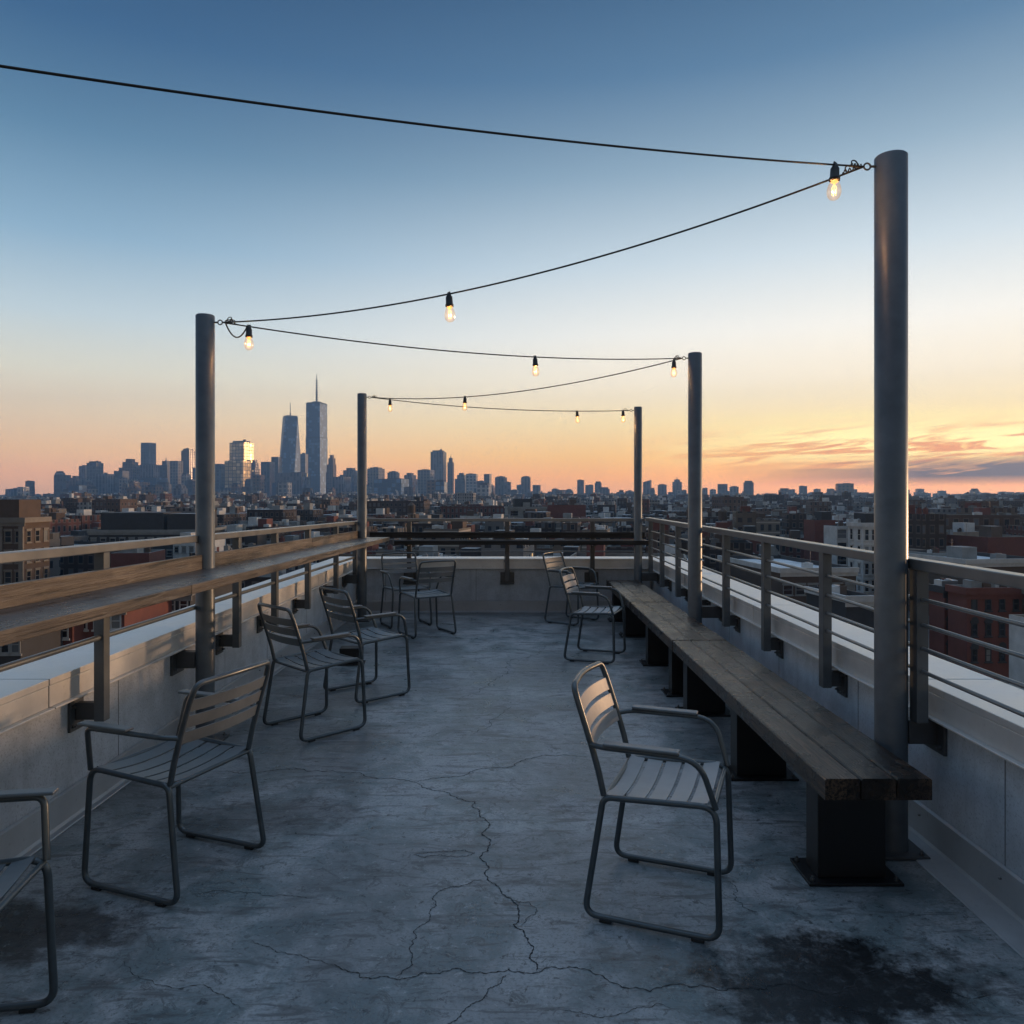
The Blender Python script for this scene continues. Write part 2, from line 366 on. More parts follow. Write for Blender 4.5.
# ------------------------------------------------------------------ railings
SL = -.013           # the left rail and bar fall slightly towards the far end
def zl(h, y): return h + SL * (y - 2.8)
BOLT = {}
class Bolts:
    def __init__(s): s.q = []
    def build(s, name, mat, parent):
        for p, ax in s.q:
            if ax not in BOLT: m = MB(); hex_mesh(m, (0, 0, 0), ax); BOLT[ax] = o = m.build(name, mat, parent)
            else: o = BOLT[ax].copy(); C.objects.link(o); o.parent = parent
            o.location = p
def hex_bolt(q, p, ax): q.q.append((p, ax))
def hex_mesh(mb, p, ax):
    d = {'X': Vector((1, 0, 0)), 'Y': Vector((0, 1, 0)), 'Z': Vector((0, 0, 1))}[ax.strip('-')] * (-1 if ax[0] == '-' else 1)
    mb.tube([Vector(p), Vector(p) + d * .009], .009, 6); mb.tube([Vector(p) + d * .009, Vector(p) + d * .018], .005, 8)
def post(root, x, y, z0, z1, wallx, sgn, hx=.024, hy=.03, mat='post', bracket=True):
    m = MB(); m.box(x - hx, x + hx, y - hy, y + hy, z0, z1); p = m.build('post', M[mat], root, .002)
    if not bracket: return p
    b = MB(); xa, xb = sorted((x + sgn * hx, wallx - sgn * .014)); b.box(xa, xb, y - hy + .008, y + hy - .008, z0 + .006, z0 + .086)
    xa, xb = sorted((wallx - sgn * .0135, wallx - sgn * .0005)); b.box(xa, xb, y - .055, y + .055, z0 - .045, z0 + .098)
    k = b.build('wall_bracket', M['rail_dark'], p, .002)
    q = Bolts()
    for dy in (-.036, .036):
        for dz in (-.02, .07): hex_bolt(q, (wallx - sgn * .0135, y + dy, z0 + dz), '-X' if sgn > 0 else 'X')
    q.build('bolt', M['bolt'], p)
    return p
def rod(root, a, b, r=.0085, mat='rail', name='rod'):
    m = MB(); m.tube([a, b], r, 10); return m.build(name, M[mat], root)
# right
rr = thing('metal_railing', 'grey steel railing with four thin rods above the parapet beside the long bench', 'railing')
RX = 1.70
m = MB(); m.box(RX - .03, RX + .03, Y0, 9.62, 1.195, 1.24); m.build('top_rail', M['rail'], rr, .004)
for y in (-2.4, -1.2, 0.0, 1.15, 2.2, 3.156, 4.11, 5.08, 6.04, 6.95, 7.82, 8.67, 9.40): post(rr, RX, y, .46 if y != 3.156 else .556, 1.194, XR, 1, bracket=y != 3.156)
for h in (1.072, .966, .868, .772): rod(rr, (RX, Y0, h), (RX, 9.40, h))
# left
rl = thing('metal_railing', 'grey steel railing standing behind the wooden bar with its plank', 'railing')
LX = -1.95
m = MB()
for z0_, z1_ in ((0, 1),):
    a, b = Y0, 9.62
    P = [(LX - .028, a, zl(1.25, a)), (LX + .028, a, zl(1.25, a)), (LX + .028, b, zl(1.25, b)), (LX - .028, b, zl(1.25, b))]
    m.idx(P + [(p[0], p[1], p[2] + .04) for p in P], [(3, 2, 1, 0), (4, 5, 6, 7), (0, 1, 5, 4), (1, 2, 6, 5), (2, 3, 7, 6), (3, 0, 4, 7)])
m.build('top_rail', M['rail'], rl, .004)
for y in (-1.6, -.2, 1.2, 2.45, 3.54, 5.26, 6.09, 7.06, 8.17, 9.14): post(rl, LX, y, .447, zl(1.249, y), XL, -1, .024, .026)
rod(rl, (LX, Y0, zl(.85, Y0)), (LX, 9.4, zl(.85, 9.4)), .0135)
# back
rb = thing('metal_railing', 'grey steel railing across the far end behind the black bar', 'railing')
m = MB(); m.box(-1.92, 1.668, 9.62, 9.67, 1.185, 1.225); m.build('top_rail', M['rail'], rb, .004)
for x in (-1.36, -.10, .995):
    m = MB(); m.box(x - .028, x + .028, 9.615, 9.665, .43, 1.184); p = m.build('post', M['rail_dark'], rb, .002)
    b = MB(); b.box(x - .035, x + .035, 9.666, YB - .016, .44, .55); b.box(x - .09, x + .09, YB - .0155, YB - .0005, .37, .52); b.box(x - .09, x + .09, 9.70, YB - .016, .37, .385); b.build('wall_bracket', M['rail_dark'], p, .002)
for h in (.80,): rod(rb, (-1.9, 9.64, h), (1.67, 9.64, h), .008)

# ------------------------------------------------------------------ bars
bar = thing('bar_counter', 'long narrow wooden bar with an upright back plank along the left railing', 'bar counter')
POLES = [  # x, y, radius, height
    (-1.90, 4.6, .0555, 2.616), (-1.856, 9.1, .056, 2.755), (1.604, 3.2, .0655, 2.955), (1.56, 6.5, .0595, 2.748), (1.535, 9.36, .05, 2.625), (-1.84, 1.72, .0535, 2.62)]
def slanted(mb, x0, x1, y0, y1, h0, h1, mi=0):
    P = [(x, y, zl(h0, y)) for x, y in ((x0, y0), (x1, y0), (x1, y1), (x0, y1))]
    Q = [(x, y, zl(h1, y)) for x, y in ((x0, y0), (x1, y0), (x1, y1), (x0, y1))]
    mb.idx(P + Q, [(3, 2, 1, 0), (4, 5, 6, 7), (0, 1, 5, 4), (1, 2, 6, 5), (2, 3, 7, 6), (3, 0, 4, 7)], mi)
BT = 1.087
for (a, b) in ((-1.5, 3.60), (3.604, 6.62), (6.624, 9.30)):
    m = MB(); slanted(m, -1.893, -1.574, a, b, BT - .042, BT); m.build('counter_top', M['bar'], bar, .003)
    m = MB(); slanted(m, -1.5738, -1.552, a, b, BT - .046, BT + .002); m.build('front_edge', M['bar_edge'], bar, .003)
for (a, b) in ((-1.5, 2.3), (2.305, 4.542), (4.658, 7.0), (7.005, 9.28)):
    m = MB(); slanted(m, -1.921, -1.8935, a, b, BT - .02, BT + .086); m.build('back_plank', M['bar_edge'], bar, .003)
for y in (1.2, 2.45, 3.54, 5.26, 6.09, 7.06, 8.17):
    m = MB(); slanted(m, -1.925, -1.66, y - .02, y + .02, BT - .056, BT - .0465); m.build('support_arm', M['rail_dark'], bar)
bk = thing('bar_counter', 'black stained bar with back plank across the far end', 'bar counter')
m = MB(); m.box(-1.50, 1.66, 9.30, 9.58, .905, .958); m.build('counter_top', M['bar_black'], bk, .004)
m = MB(); m.box(-1.86, 1.66, 9.583, 9.612, .975, 1.052); m.build('back_plank', M['bar_black'], bk, .003)
for x in (-1.36, -.10, .995):
    m = MB(); m.box(x - .02, x + .02, 9.36, 9.61, .885, .904); m.build('support_arm', M['rail_dark'], bk)

# ------------------------------------------------------------------ light poles
PL = ['grey round steel pole rising through the wooden bar, nearer of the two on that side', 'grey round steel pole at the far end of the wooden bar',
      'tallest looking round steel pole, at the near end of the long bench', 'round steel pole behind the middle of the bench row',
      'slim looking steel pole in the far corner past the last bench', 'round steel pole beside the near stretch of the wooden bar']
for (x, y, r, h), lab in zip(POLES, PL):
    p = thing('light_pole', lab, 'pole', (x, y, 0), 0, 'string light poles')
    m = MB(); m.lathe([(r, .012), (r, h - .006), (r - .006, h), (.0001, h + .001)], seg=32); sh = m.build('shaft', M['pole'], p)
    m = MB(); m.box(-.11, .11, -.11, .11, .001, .014); b = m.build('base_plate', M['rail_dark'], p, .003)
    q = Bolts()
    for dx in (-.085, .085):
        for dy in (-.085, .085): hex_bolt(q, (dx, dy, .014), 'Z')
    q.build('bolt', M['bolt'], b)
    s = 1 if x > 0 else -1; wx = (XR if x > 0 else XL) - x
    m = MB(); a, c = sorted((s * (r - .004), wx - s * .016)); m.box(a, c, -.03, .03, .455, .555)
    a, c = sorted((wx - s * .0155, wx - s * .0005)); m.box(a, c, -.08, .08, .42, .585); k = m.build('wall_bracket', M['rail_dark'], p, .002)
    q = Bolts()
    for dy in (-.055, .055):
        for dz in (.45, .555): hex_bolt(q, (wx - s * .0155, dy, dz), '-X' if s > 0 else 'X')
    q.build('bolt', M['bolt'], k)
    m = MB(); ze = h - .045   # eye bolt that takes the cable
    m.tube([(-s * (r - .002), 0, ze), (-s * (r + .022), 0, ze)], .0055, 8)
    m.tube([(-s * (r + .036) + .014 * math.cos(t), 0, ze + .014 * math.sin(t)) for t in [2 * math.pi * i / 14 for i in range(14)]], .004, 6, True)
    m.build('eye_bolt', M['rail_dark'], p)

# ------------------------------------------------------------------ string lights
def m_glass():
    t = NT('clear_bulb_glass'); t.t.nodes.remove(t.b)
    tr = t.n('ShaderNodeBsdfTransparent'); gl = t.n('ShaderNodeBsdfGlossy'); em = t.n('ShaderNodeEmission'); ad = t.n('ShaderNodeAddShader')
    lw = t.n('ShaderNodeLayerWeight'); lw.inputs[0].default_value = .35; tr.inputs[0].default_value = (1, .93, .84, 1); gl.inputs['Roughness'].default_value = .04
    mx = t.n('ShaderNodeMixShader'); t.l(t.math('MULTIPLY', lw.outputs['Facing'], .45), mx.inputs[0]); t.l(tr.outputs[0], mx.inputs[1]); t.l(gl.outputs[0], mx.inputs[2])
    em.inputs[0].default_value = (1, .42, .14, 1); em.inputs[1].default_value = .09
    t.l(mx.outputs[0], ad.inputs[0]); t.l(em.outputs[0], ad.inputs[1]); t.l(ad.outputs[0], t.out.inputs[0]); return t.m
def m_emit(name, col, s):
    t = NT(name); t.set(Base_Color=(0, 0, 0), Emission_Color=col, Emission_Strength=s); return t.m
M['glass'] = m_glass(); M['fil'] = m_emit('hot_filament', (1, .48, .15), 3.2); M['fil_glow'] = m_emit('lamp_stem_glow', (1, .40, .10), 1.6)
def make_bulb():
    b = thing('light_bulb', '', 'light bulb')
    m = MB(); m.lathe([(.0001, .012), (.010, .010), (.012, 0), (.019, -.012), (.020, -.05), (.0235, -.053), (.0235, -.066), (.018, -.068), (.0001, -.066)], seg=18)
    m.tube([(-.012, 0, .004), (-.009, 0, .016), (.009, 0, .016), (.012, 0, .004)], .004, 6); m.build('socket', M['socket'], b)
    m = MB(); m.lathe([(.016, -.064), (.0185, -.074), (.026, -.09), (.0305, -.108), (.031, -.122), (.027, -.138), (.019, -.149), (.009, -.1545), (.0001, -.1555)], seg=20); g = m.build('glass', M['glass'], b)
    m = MB(); m.lathe([(.0145, -.067), (.0145, -.074), (.0045, -.080), (.003, -.086), (.0001, -.086)], seg=12); m.build('stem', M['fil_glow'], b)
    m = MB()
    for k in range(4):
        a = k * math.pi / 2 + .4; m.tube([(.003 * math.cos(a), .003 * math.sin(a), -.086), (.0095 * math.cos(a), .0095 * math.sin(a), -.1), (.008 * math.cos(a + .4), .008 * math.sin(a + .4), -.134)], .0016, 6)
    m.build('filament', M['fil'], b)
    L = bpy.data.lights.new('bulb_light', 'POINT'); L.energy = 2.0; L.color = (1, .5, .2); L.shadow_soft_size = .005
    lo = bpy.data.objects.new('bulb_light', L); C.objects.link(lo); lo.parent = b; lo.location = (0, 0, -.115)
    return b
bulb0 = make_bulb(); used = [0]
def hang(p, label):
    b = bulb0 if not used[0] else copy_tree(bulb0); used[0] += 1
    b.location = p; b.scale = (.94, .94, .92); b.rotation_euler = (rnd.uniform(-.06, .06), rnd.uniform(-.06, .06), rnd.uniform(0, 6)); tag(b, label, 'light bulb', 'light bulbs on the string')
def span(i, j, label, via, bulbs, r=.0046, sh=.05):
    """cable from pole i to pole j, its sag found from one point it passes"""
    def att(k, other):
        x, y, rad, h = POLES[k]; s = 1 if x > 0 else -1
        return Vector((x - s * (rad + sh), y, h - .045))
    a, b = att(i, j), att(j, i)
    def tpar(px):
        q = (px - VX) / F; return (q * a.y - a.x) / ((b.x - a.x) - q * (b.y - a.y))
    def pt(t, sag): p = a.lerp(b, t); p.z -= 4 * sag * t * (1 - t); return p
    t = tpar(via[0]); p = a.lerp(b, t); sag = max(.02, (p.z - (EYE - (via[1] - VY) * p.y / F)) / (4 * t * (1 - t)))
    m = MB(); m.tube([pt(k / 48, sag) for k in range(49)], r, 8)
    root = m.build('string_light_cable', M['cable']); tag(root, label, 'cable', 'string light cables')
    for (e, o) in ((a, b), (b, a)):     # twisted tie at each end
        q = MB(); d = (o - e).normalized(); n = Vector((-d.y, d.x, 0)).normalized()
        q.tube([e + d * (.02 + .0022 * k) + (Vector((0, 0, 1)) * math.cos(k * .8) + n * math.sin(k * .8)) * .0072 for k in range(30)], .0028, 6)
        q.tube(fillet([e + d * .03, e + d * .05 + Vector((0, 0, .022)), e + d * .075 + Vector((0, 0, .018)), e + d * .07 + Vector((0, 0, -.004))], .02), .0028, 6)
        q.build('cable_tie', M['cable'], root)
    for px, lab in bulbs:
        hang(pt(tpar(px), sag) + Vector((0, 0, -.006)), lab)
    return pt, sag, tpar
span(5, 2, 'topmost black cable, running from beyond the frame to the pole by the bench', (435, 126), [(835, 'largest lit bulb, beside the top of the pole at the bench end')], .004)
span(2, 0, 'black cable crossing from the pole by the bench down to the pole in the bar', (449, 294), [(449, 'lit clear bulb hanging alone midway along the second cable')])
pt, sg, tp = span(0, 3, 'black cable from the pole in the bar to the pole behind the middle bench', (535, 357), [(249, 'lit clear bulb just beside the pole that rises through the wooden bar'), (535, 'lit clear bulb hanging alone midway along the third cable')])
span(3, 1, 'black cable from the pole behind the middle bench to the far end of the bar', (465, 397), [(674, 'lit clear bulb just beside the pole behind the middle bench'), (465, 'lit clear bulb hanging alone midway along the fourth cable')], .005)
span(1, 4, 'farthest black cable, between the two poles at the far end', (500, 409), [(390, 'small lit bulb just beside the pole at the far end of the bar'), (577, 'small lit bulb a little out from the slim far corner pole'), (623, 'small lit bulb right next to the slim far corner pole')], .005)
# slack loop by the bar pole
p0, p1 = pt(.005, sg), pt(tp(247), sg); m = MB()
m.tube([p0.lerp(p1, k / 16) + Vector((0, 0, -.075 * (1 - (2 * k / 16 - 1) ** 2) - .004)) for k in range(17)], .0045, 7)
tag(m.build('cable_loop', M['cable']), 'slack loop of black cable drooping beside the pole in the bar', 'cable')

# ------------------------------------------------------------------ benches
BX0, BX1, BZ = 1.137, 1.53, .466
BL = ['longest dark weathered timber bench, nearest along the railing with three pedestals', 'middle dark timber bench of the row, between the long one and the far one', 'far dark timber bench of the row, ending at the corner pole']
for (a, b, legs), lab in zip(((2.75, 5.405, (2.99, 4.06, 5.22)), (5.43, 7.375, (5.72, 6.74)), (7.40, 9.34, (8.10, 9.1))), BL):
    t = thing('bench', lab, 'bench', ((BX0 + BX1) / 2, (a + b) / 2, 0), 0, 'timber benches along the railing'); ox, oy = (BX0 + BX1) / 2, (a + b) / 2
    n = 3; W = (BX1 - BX0) / n
    for i in range(n):
        m = MB(); x0 = -(BX1 - BX0) / 2 + i * W + (.0025 if i else 0); x1 = -(BX1 - BX0) / 2 + (i + 1) * W - (.0025 if i < n - 1 else 0)
        N = 22; dz = [rnd.uniform(-.0012, .0012) for _ in range(N + 1)]; r_ = .006
        prof = lambda z: [(x0, BZ - .078), (x1, BZ - .078), (x1, BZ - r_ + z), (x1 - r_, BZ + z), (x0 + r_, BZ + z), (x0, BZ - r_ + z)]
        pts = []; fs = []
        for k in range(N + 1):
            yy = a - oy + (b - a) * k / N
            pts += [(x, yy, z) for x, z in prof(dz[k])]
        for k in range(N):
            for q in range(6): fs.append((k * 6 + q, k * 6 + (q + 1) % 6, (k + 1) * 6 + (q + 1) % 6, (k + 1) * 6 + q))
        m.idx(pts, [tuple(reversed(f)) for f in fs] + [tuple(range(6)), tuple(reversed(range(N * 6, N * 6 + 6)))]); m.build('seat_plank', M['bench'], t)
    for y in legs:
        m = MB(); m.box(-.150, .115, y - oy - .06, y - oy + .06, .013, BZ - .0785); l = m.build('leg', M['black'], t, .003)
        m = MB(); m.box(-.20, .165, y - oy - .105, y - oy + .105, .001, .0125); m.build('base_plate', M['black'], l, .002)
        q = Bolts()
        for dx in (-.18, .145):
            for dy in (-.08, .08): hex_bolt(q, (dx, y - oy + dy, .0125), 'Z')
        q.build('bolt', M['bolt'], l)

# ------------------------------------------------------------------ chairs
def make_chair(slat, pad_front=False):
    """faces +x; left is +y"""
    t = thing('metal_armchair', '', 'chair')
    w, wf = .208, .226; r = .0108
    for s in (-1, 1):
        m = MB()
        loop = [(-.168, s * w, .432), (-.228, s * wf, .0165), (.212, s * wf, .0165), (.200, s * w, .452)]
        m.tube(fillet(loop, [.03, .05, .05, .055], True, 6), r, 12, True); sf = m.build('side_frame', M['chair'], t)
        for x in (-.155, .145):
            q = MB(); q.box(x - .02, x + .02, s * wf - .012, s * wf + .012, .001, .013); q.build('rubber_foot', M['rubber'], sf, .002)
    for x, z in ((-.164, .425), (.190, .437)): m = MB(); m.tube([(x, -w, z), (x, w, z)], .009, 10); m.build('cross_bar', M['chair'], t)
    m = MB(); pitch = .0695; n = 5      # five dished slats across the seat
    for i in range(n):
        x0 = -.162 + i * pitch; x1 = x0 + .0565; K = 12; pts = []; fs = []
        def zs(x, v): return .436 + .02 * (x + .15) / .34 - .020 * (1 - v * v) - .012 * math.sin(math.pi * min(1, max(0, (x + .15) / .34))) + .008
        for k in range(K + 1):
            v = -1 + 2 * k / K
            xs = (x0, x1)
            row = [(xs[0], v * (w - .002), zs(xs[0], v)), (xs[1], v * (w - .002), zs(xs[1], v))]
            pts += row + [(p[0], p[1], p[2] - .005) for p in row]
        for k in range(K):
            a, b = k * 4, k * 4 + 4
            fs += [(a, a + 1, b + 1, b), (a + 2, b + 2, b + 3, a + 3), (a, b, b + 2, a + 2), (a + 1, a + 3, b + 3, b + 1)]
        fs += [(0, 2, 3, 1), (K * 4, K * 4 + 1, K * 4 + 3, K * 4 + 2)]
        m.idx(pts, fs, 0, False)
    m.build('seat', slat, t)
    bt = lambda z: -.168 - .108 * (max(0, z - .44) / .375) ** 1.15      # back line
    m = MB(); zz = [.436, .52, .60, .68, .75]
    up = [(bt(z) , .201, z) for z in zz]; dn = [(bt(z), -.201, z) for z in reversed(zz)]
    top = fillet([(bt(.75), .201, .75), (bt(.815), .192, .815), (bt(.815) - .022, 0, .822), (bt(.815), -.192, .815), (bt(.75), -.201, .75)], [0, .055, .2, .055, 0], False, 7)
    m.tube(up[:-1] + top + dn[1:], r, 12); m.build('back_frame', M['chair'], t)
    m = MB()
    for z0 in (.586, .648, .710):
        K = 12; pts = []; fs = []
        for k in range(K + 1):
            v = -1 + 2 * k / K; bow = -.024 * (1 - v * v)
            for z in (z0, z0 + .046): pts.append((bt(z) + bow + .003, v * .197, z))
            for z in (z0, z0 + .046): pts.append((bt(z) + bow - .003, v * .197, z))
        for k in range(K):
            a, b = k * 4, k * 4 + 4
            fs += [(a, b, b + 1, a + 1), (a + 2, a + 3, b + 3, b + 2), (a + 1, b + 1, b + 3, a + 3), (a, a + 2, b + 2, b)]
        fs += [(0, 1, 3, 2), (K * 4, K * 4 + 2, K * 4 + 3, K * 4 + 1)]
        m.idx(pts, fs)
    m.build('backrest', slat, t)
    for s in (-1, 1):
        m = MB(); za = .618
        m.tube(fillet([(bt(za), s * .201, za - .006), (bt(za) + .05, s * .234, za), (.150 + .03 * pad_front, s * .240, za), (.199, s * .209, .446)], [0, .03, .028 if pad_front else .075, 0], False, 7), .0098, 12); a = m.build('armrest', M['chair'], t)
        q = MB(); px_ = (-.02, .212) if pad_front else (-.160, .088); q.box(px_[0], px_[1], s * .237 - .020, s * .237 + .020, za + .0095, za + .0205); q.build('arm_pad', M['slat'], a, .004)
    return t
chA = make_chair(M['slat']); chP = make_chair(M['slat_sunlit']); chF = make_chair(M['slat'], True)
CH = [ # x, y, heading, label, prototype
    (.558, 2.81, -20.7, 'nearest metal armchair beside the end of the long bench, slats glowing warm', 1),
    (-1.368, 3.035, 159.4, 'large dark metal armchair facing the bar in front of the nearer bar pole', 2),
    (-1.30, 4.885, 45, 'dark metal armchair past the bar pole, back to the bar, nearer of that pair', 0),
    (-1.13, 5.74, 42, 'dark metal armchair past the bar pole, back to the bar, farther of that pair', 0),
    (-.97, 8.22, 122, 'dark metal armchair with its back to us by the far parapet', 0),
    (-1.28, 8.80, -64, 'dark metal armchair in the far corner tucked behind another chair', 0),
    (.69, 9.02, -36, 'dark metal armchair pushed against the far parapet, half hidden behind another', 0),
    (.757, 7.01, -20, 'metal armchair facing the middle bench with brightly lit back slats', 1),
    (-1.535, 1.93, 9, 'metal armchair cut off at the frame edge, only armrest and leg showing', 2)]
first = {0: True, 1: True, 2: True}
for x, y, a, lab, k in CH:
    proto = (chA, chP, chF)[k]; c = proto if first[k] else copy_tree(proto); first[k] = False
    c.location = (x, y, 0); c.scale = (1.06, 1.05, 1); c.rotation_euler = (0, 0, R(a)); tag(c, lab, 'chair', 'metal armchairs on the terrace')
# plain black block on the floor below the bar, purpose unknown
fb = thing('black_block', 'small black block on the floor beneath the farther chair of the pair', 'box', (-1.47, 6.75, 0), .1)
m = MB(); m.box(-.10, .10, -.07, .07, .012, .15); m.build('body', M['black'], fb, .006)
m = MB(); m.box(-.115, .115, -.085, .085, .001, .0115); m.box(.05, .075, -.0725, -.0705, .03, .11); m.build('foot_plate', M['rubber'], fb)

# ------------------------------------------------------------------ the city
mb = MB(); S = 16000; mb.face([(-S, -S, GROUND), (S, -S, GROUND), (S, S, GROUND), (-S, S, GROUND)])
tag(mb.build('ground', m_roof('asphalt_ground', (.05, .05, .052))), 'dark streets and yards between the buildings', None, None, 'structure')

def rot2(x, y, a): return (x * math.cos(a) - y * math.sin(a), x * math.sin(a) + y * math.cos(a))
def low_building(root, w, d, h, fac, roof, extras=True, seed=0, par=.7, hut=True, big_ok=True):
    """walls with parapet, roof sheet, roof huts, chimneys ... local origin at the middle of the foot"""
    r = random.Random(seed); m = MB(); P = [(-w / 2, -d / 2), (w / 2, -d / 2), (w / 2, d / 2), (-w / 2, d / 2)]; t = .3
    m.prism(P, 0, h, 0, False, uvoff=r.uniform(0, 9)); I = [(-w / 2 + t, -d / 2 + t), (w / 2 - t, -d / 2 + t), (w / 2 - t, d / 2 - t), (-w / 2 + t, d / 2 - t)]
    for i in range(4):
        j = (i + 1) % 4; m.face([(*P[i], h), (*P[j], h), (*I[j], h), (*I[i], h)], 1); m.face([(*I[i], h), (*I[j], h), (*I[j], h - par), (*I[i], h - par)], 1)
    m.build('wall', [fac, r.choice((M['stone_trim'], M['plain_grey'], M['plain_dark']))], root)
    m = MB(); m.face([(*p, h - par + .01) for p in I]); rf = m.build('roof', roof, root)
    if not extras: return
    def spot(mx, my): return r.uniform(-w / 2 + mx, w / 2 - mx), r.uniform(-d / 2 + my, d / 2 - my)
    if hut and w > 6:
        x, y = spot(2.2, 2.4); m = MB(); q = [(x - 1.5, y - 1.9), (x + 1.5, y - 1.9), (x + 1.5, y + 1.9), (x - 1.5, y + 1.9)]
        m.prism(q, h - par + .02, h + r.uniform(1.6, 2.6), 0, True, 1); m.build('stair_hut', [r.choice((M['plain_red'], M['plain_brown'], M['plain_grey'], M['plain_white'], M['plain_dark'])), ROOF['grey']], root)
    for k in range(r.randint(0, 2)):
        x, y = spot(.8, .8); m = MB(); ch = h + r.uniform(.5, 1.3); m.box(x - .45, x + .45, y - .35, y + .35, h - par + .02, ch); m.box(x - .2, x + .2, y - .12, y + .12, ch - .01, ch + .3); m.build('chimney', r.choice((M['plain_red'], M['plain_brown'], M['plain_grey'])), root)
    for k in range(r.randint(1, 3)):
        x, y = spot(1.2, 1.2); s = r.uniform(.5, 1.1); m = MB(); m.box(x - s, x + s, y - s * .7, y + s * .7, h - par + .15, h - par + .15 + s * 1.2); m.box(x - s * .8, x - s * .6, y - .1, y + .1, h - par + .02, h - par + .15); m.box(x + s * .6, x + s * .8, y - .1, y + .1, h - par + .02, h - par + .15)
        m.lathe([(s * .5, s * 1.2 + .15), (s * .5, s * 1.2 + .27), (.001, s * 1.2 + .28)], x, y, h - par, 10); m.build('air_unit', r.choice((M['plain_white'], M['plain_grey'], M['steelwork'])), root)
    if r.random() < .10 and w > 7 and seed > 100 and big_ok:
        x, y = spot(2.5, 2.5); m = MB()
        for dx in (-1, 1):
            for dy in (-1, 1): m.box(x + dx - .1, x + dx + .1, y + dy - .1, y + dy + .1, h - par + .02, h + 2.2)
        m.box(x - 1.3, x + 1.3, y - 1.3, y + 1.3, h + 2.2, h + 2.4); tk = m.build('tank_stand', M['steelwork'], root)
        m = MB(); m.lathe([(1.4, h + 2.41), (1.4, h + 5.2), (1.55, h + 5.25), (.05, h + 6.6)], x, y, 0, 14, smooth=False); m.build('water_tank', M['tank'], root)
    if r.random() < .35:
        x, y = spot(1, 1); m = MB(); m.tube([(x, y, h - par), (x, y, h + 2.6)], .05, 5)
        for k in range(3): m.tube([(x - .5 + .1 * k, y, h + 1.9 + .3 * k), (x + .5 - .1 * k, y, h + 1.9 + .3 * k)], .03, 4)
        m.build('aerial', M['steelwork'], root)

winmesh = {}
def window_pair(kind, w, h):
    k = (kind, round(w, 2), round(h, 2))
    if k in winmesh: return winmesh[k]
    f = MB(); t = .12
    f.box(-w / 2, -w / 2 + t, -.08, .0, 0, h); f.box(w / 2 - t, w / 2, -.08, 0, 0, h); f.box(-w / 2 + t, w / 2 - t, -.08, 0, h - t, h); f.box(-w / 2 + t, w / 2 - t, -.08, 0, 0, t)
    f.box(-w / 2 + t, w / 2 - t, -.06, 0, h * .5 - .04, h * .5 + .04); f.box(-w / 2 - .12, w / 2 + .12, -.16, 0, -.16, -.001)
    f.box(-w / 2 - .1, w / 2 + .1, -.14, 0, h + .001, h + .28)
    if kind == 'arch':
        K = 8; pts = [(0, -.14, h + .28)] + [((w / 2 + .1) * math.cos(math.pi * i / K), -.14, h + .28 + .5 * math.sin(math.pi * i / K)) for i in range(K + 1)]
        f.idx(pts, [(0, i + 2, i + 1) for i in range(K)])
    p = MB(); p.face([(-w / 2 + t, -.02, t), (w / 2 - t, -.02, t), (w / 2 - t, -.02, h * .5 - .04), (-w / 2 + t, -.02, h * .5 - .04)]); p.face([(-w / 2 + t, -.035, h * .5 + .04), (w / 2 - t, -.035, h * .5 + .04), (w / 2 - t, -.035, h - t), (-w / 2 + t, -.035, h - t)])
    winmesh[k] = (f, p); return winmesh[k]
winobj = {}
def put_window(root, kind, w, h, trim, loc, rz):
    key = (kind, round(w, 2), round(h, 2), trim.name); f, p = window_pair(kind, w, h)
    if key not in winobj:
        o = f.build('window', trim, root); g = p.build('pane', M['pane'], o); winobj[key] = (o, g)
    else:
        o = winobj[key][0].copy(); C.objects.link(o); o.parent = root; g = winobj[key][1].copy(); C.objects.link(g); g.parent = o
    o.location = loc; o.rotation_euler = (0, 0, rz)
def hero(name, label, x0, x1, ytop, Y, depth, rot, wall, roof, wins=None, side=None, cornice=None, par=.7, extras=True, seed=1, hut=True, cat='building', base=GROUND):
    """x0, x1: photo span of the front face whose middle stands at distance Y; wins = (kind, w, h, cols, rows, storey, drop, trim)"""
    W = (x1 - x0) * Y / F / math.cos(R(rot)); X = ((x0 + x1) / 2 - VX) * Y / F; top = EYE - (ytop - VY) * Y / F; H = top - base
    n = rot2(0, depth / 2, R(rot)); root = thing(name, label, cat, (X + n[0], Y + n[1], base), R(rot))
    low_building(root, W, depth, H, wall, roof, extras, seed, par, hut)
    if cornice:
        m = MB(); o = .35; m.box(-W / 2 - o, W / 2 + o, -depth / 2 - o, -depth / 2 - .003, H - .75, H + .06); m.box(-W / 2 - .2, W / 2 + .2, -depth / 2 - .18, -depth / 2 - .003, H - 1.3, H - .76)
        s = 1 if X < 0 else -1; a, b = sorted((s * (W / 2 + .003), s * (W / 2 + o))); m.box(a, b, -depth / 2, depth / 2, H - .75, H + .06); m.build('cornice', cornice, root)
    def lay(spec, length, place, rz):
        kind, w, h, cols, rows, st, drop, trim = spec
        for c in range(cols):
            for r_ in range(rows):
                z = H - drop - h - r_ * st
                if z < .5: continue
                u = -length / 2 + length * (c + .5) / cols; put_window(root, kind, w, h, trim, (*place(u), z), rz)
    if wins: lay(wins, W, lambda u: (u, -depth / 2 - .002), 0)
    if side:
        s = 1 if X < 0 else -1; lay(side, depth, lambda u: (s * (W / 2 + .002), u * s), R(90) * s)
    return root, W, H
ST, WT, GT = M['stone_trim'], M['white_trim'], M['plain_grey']
T = lambda a, b: a
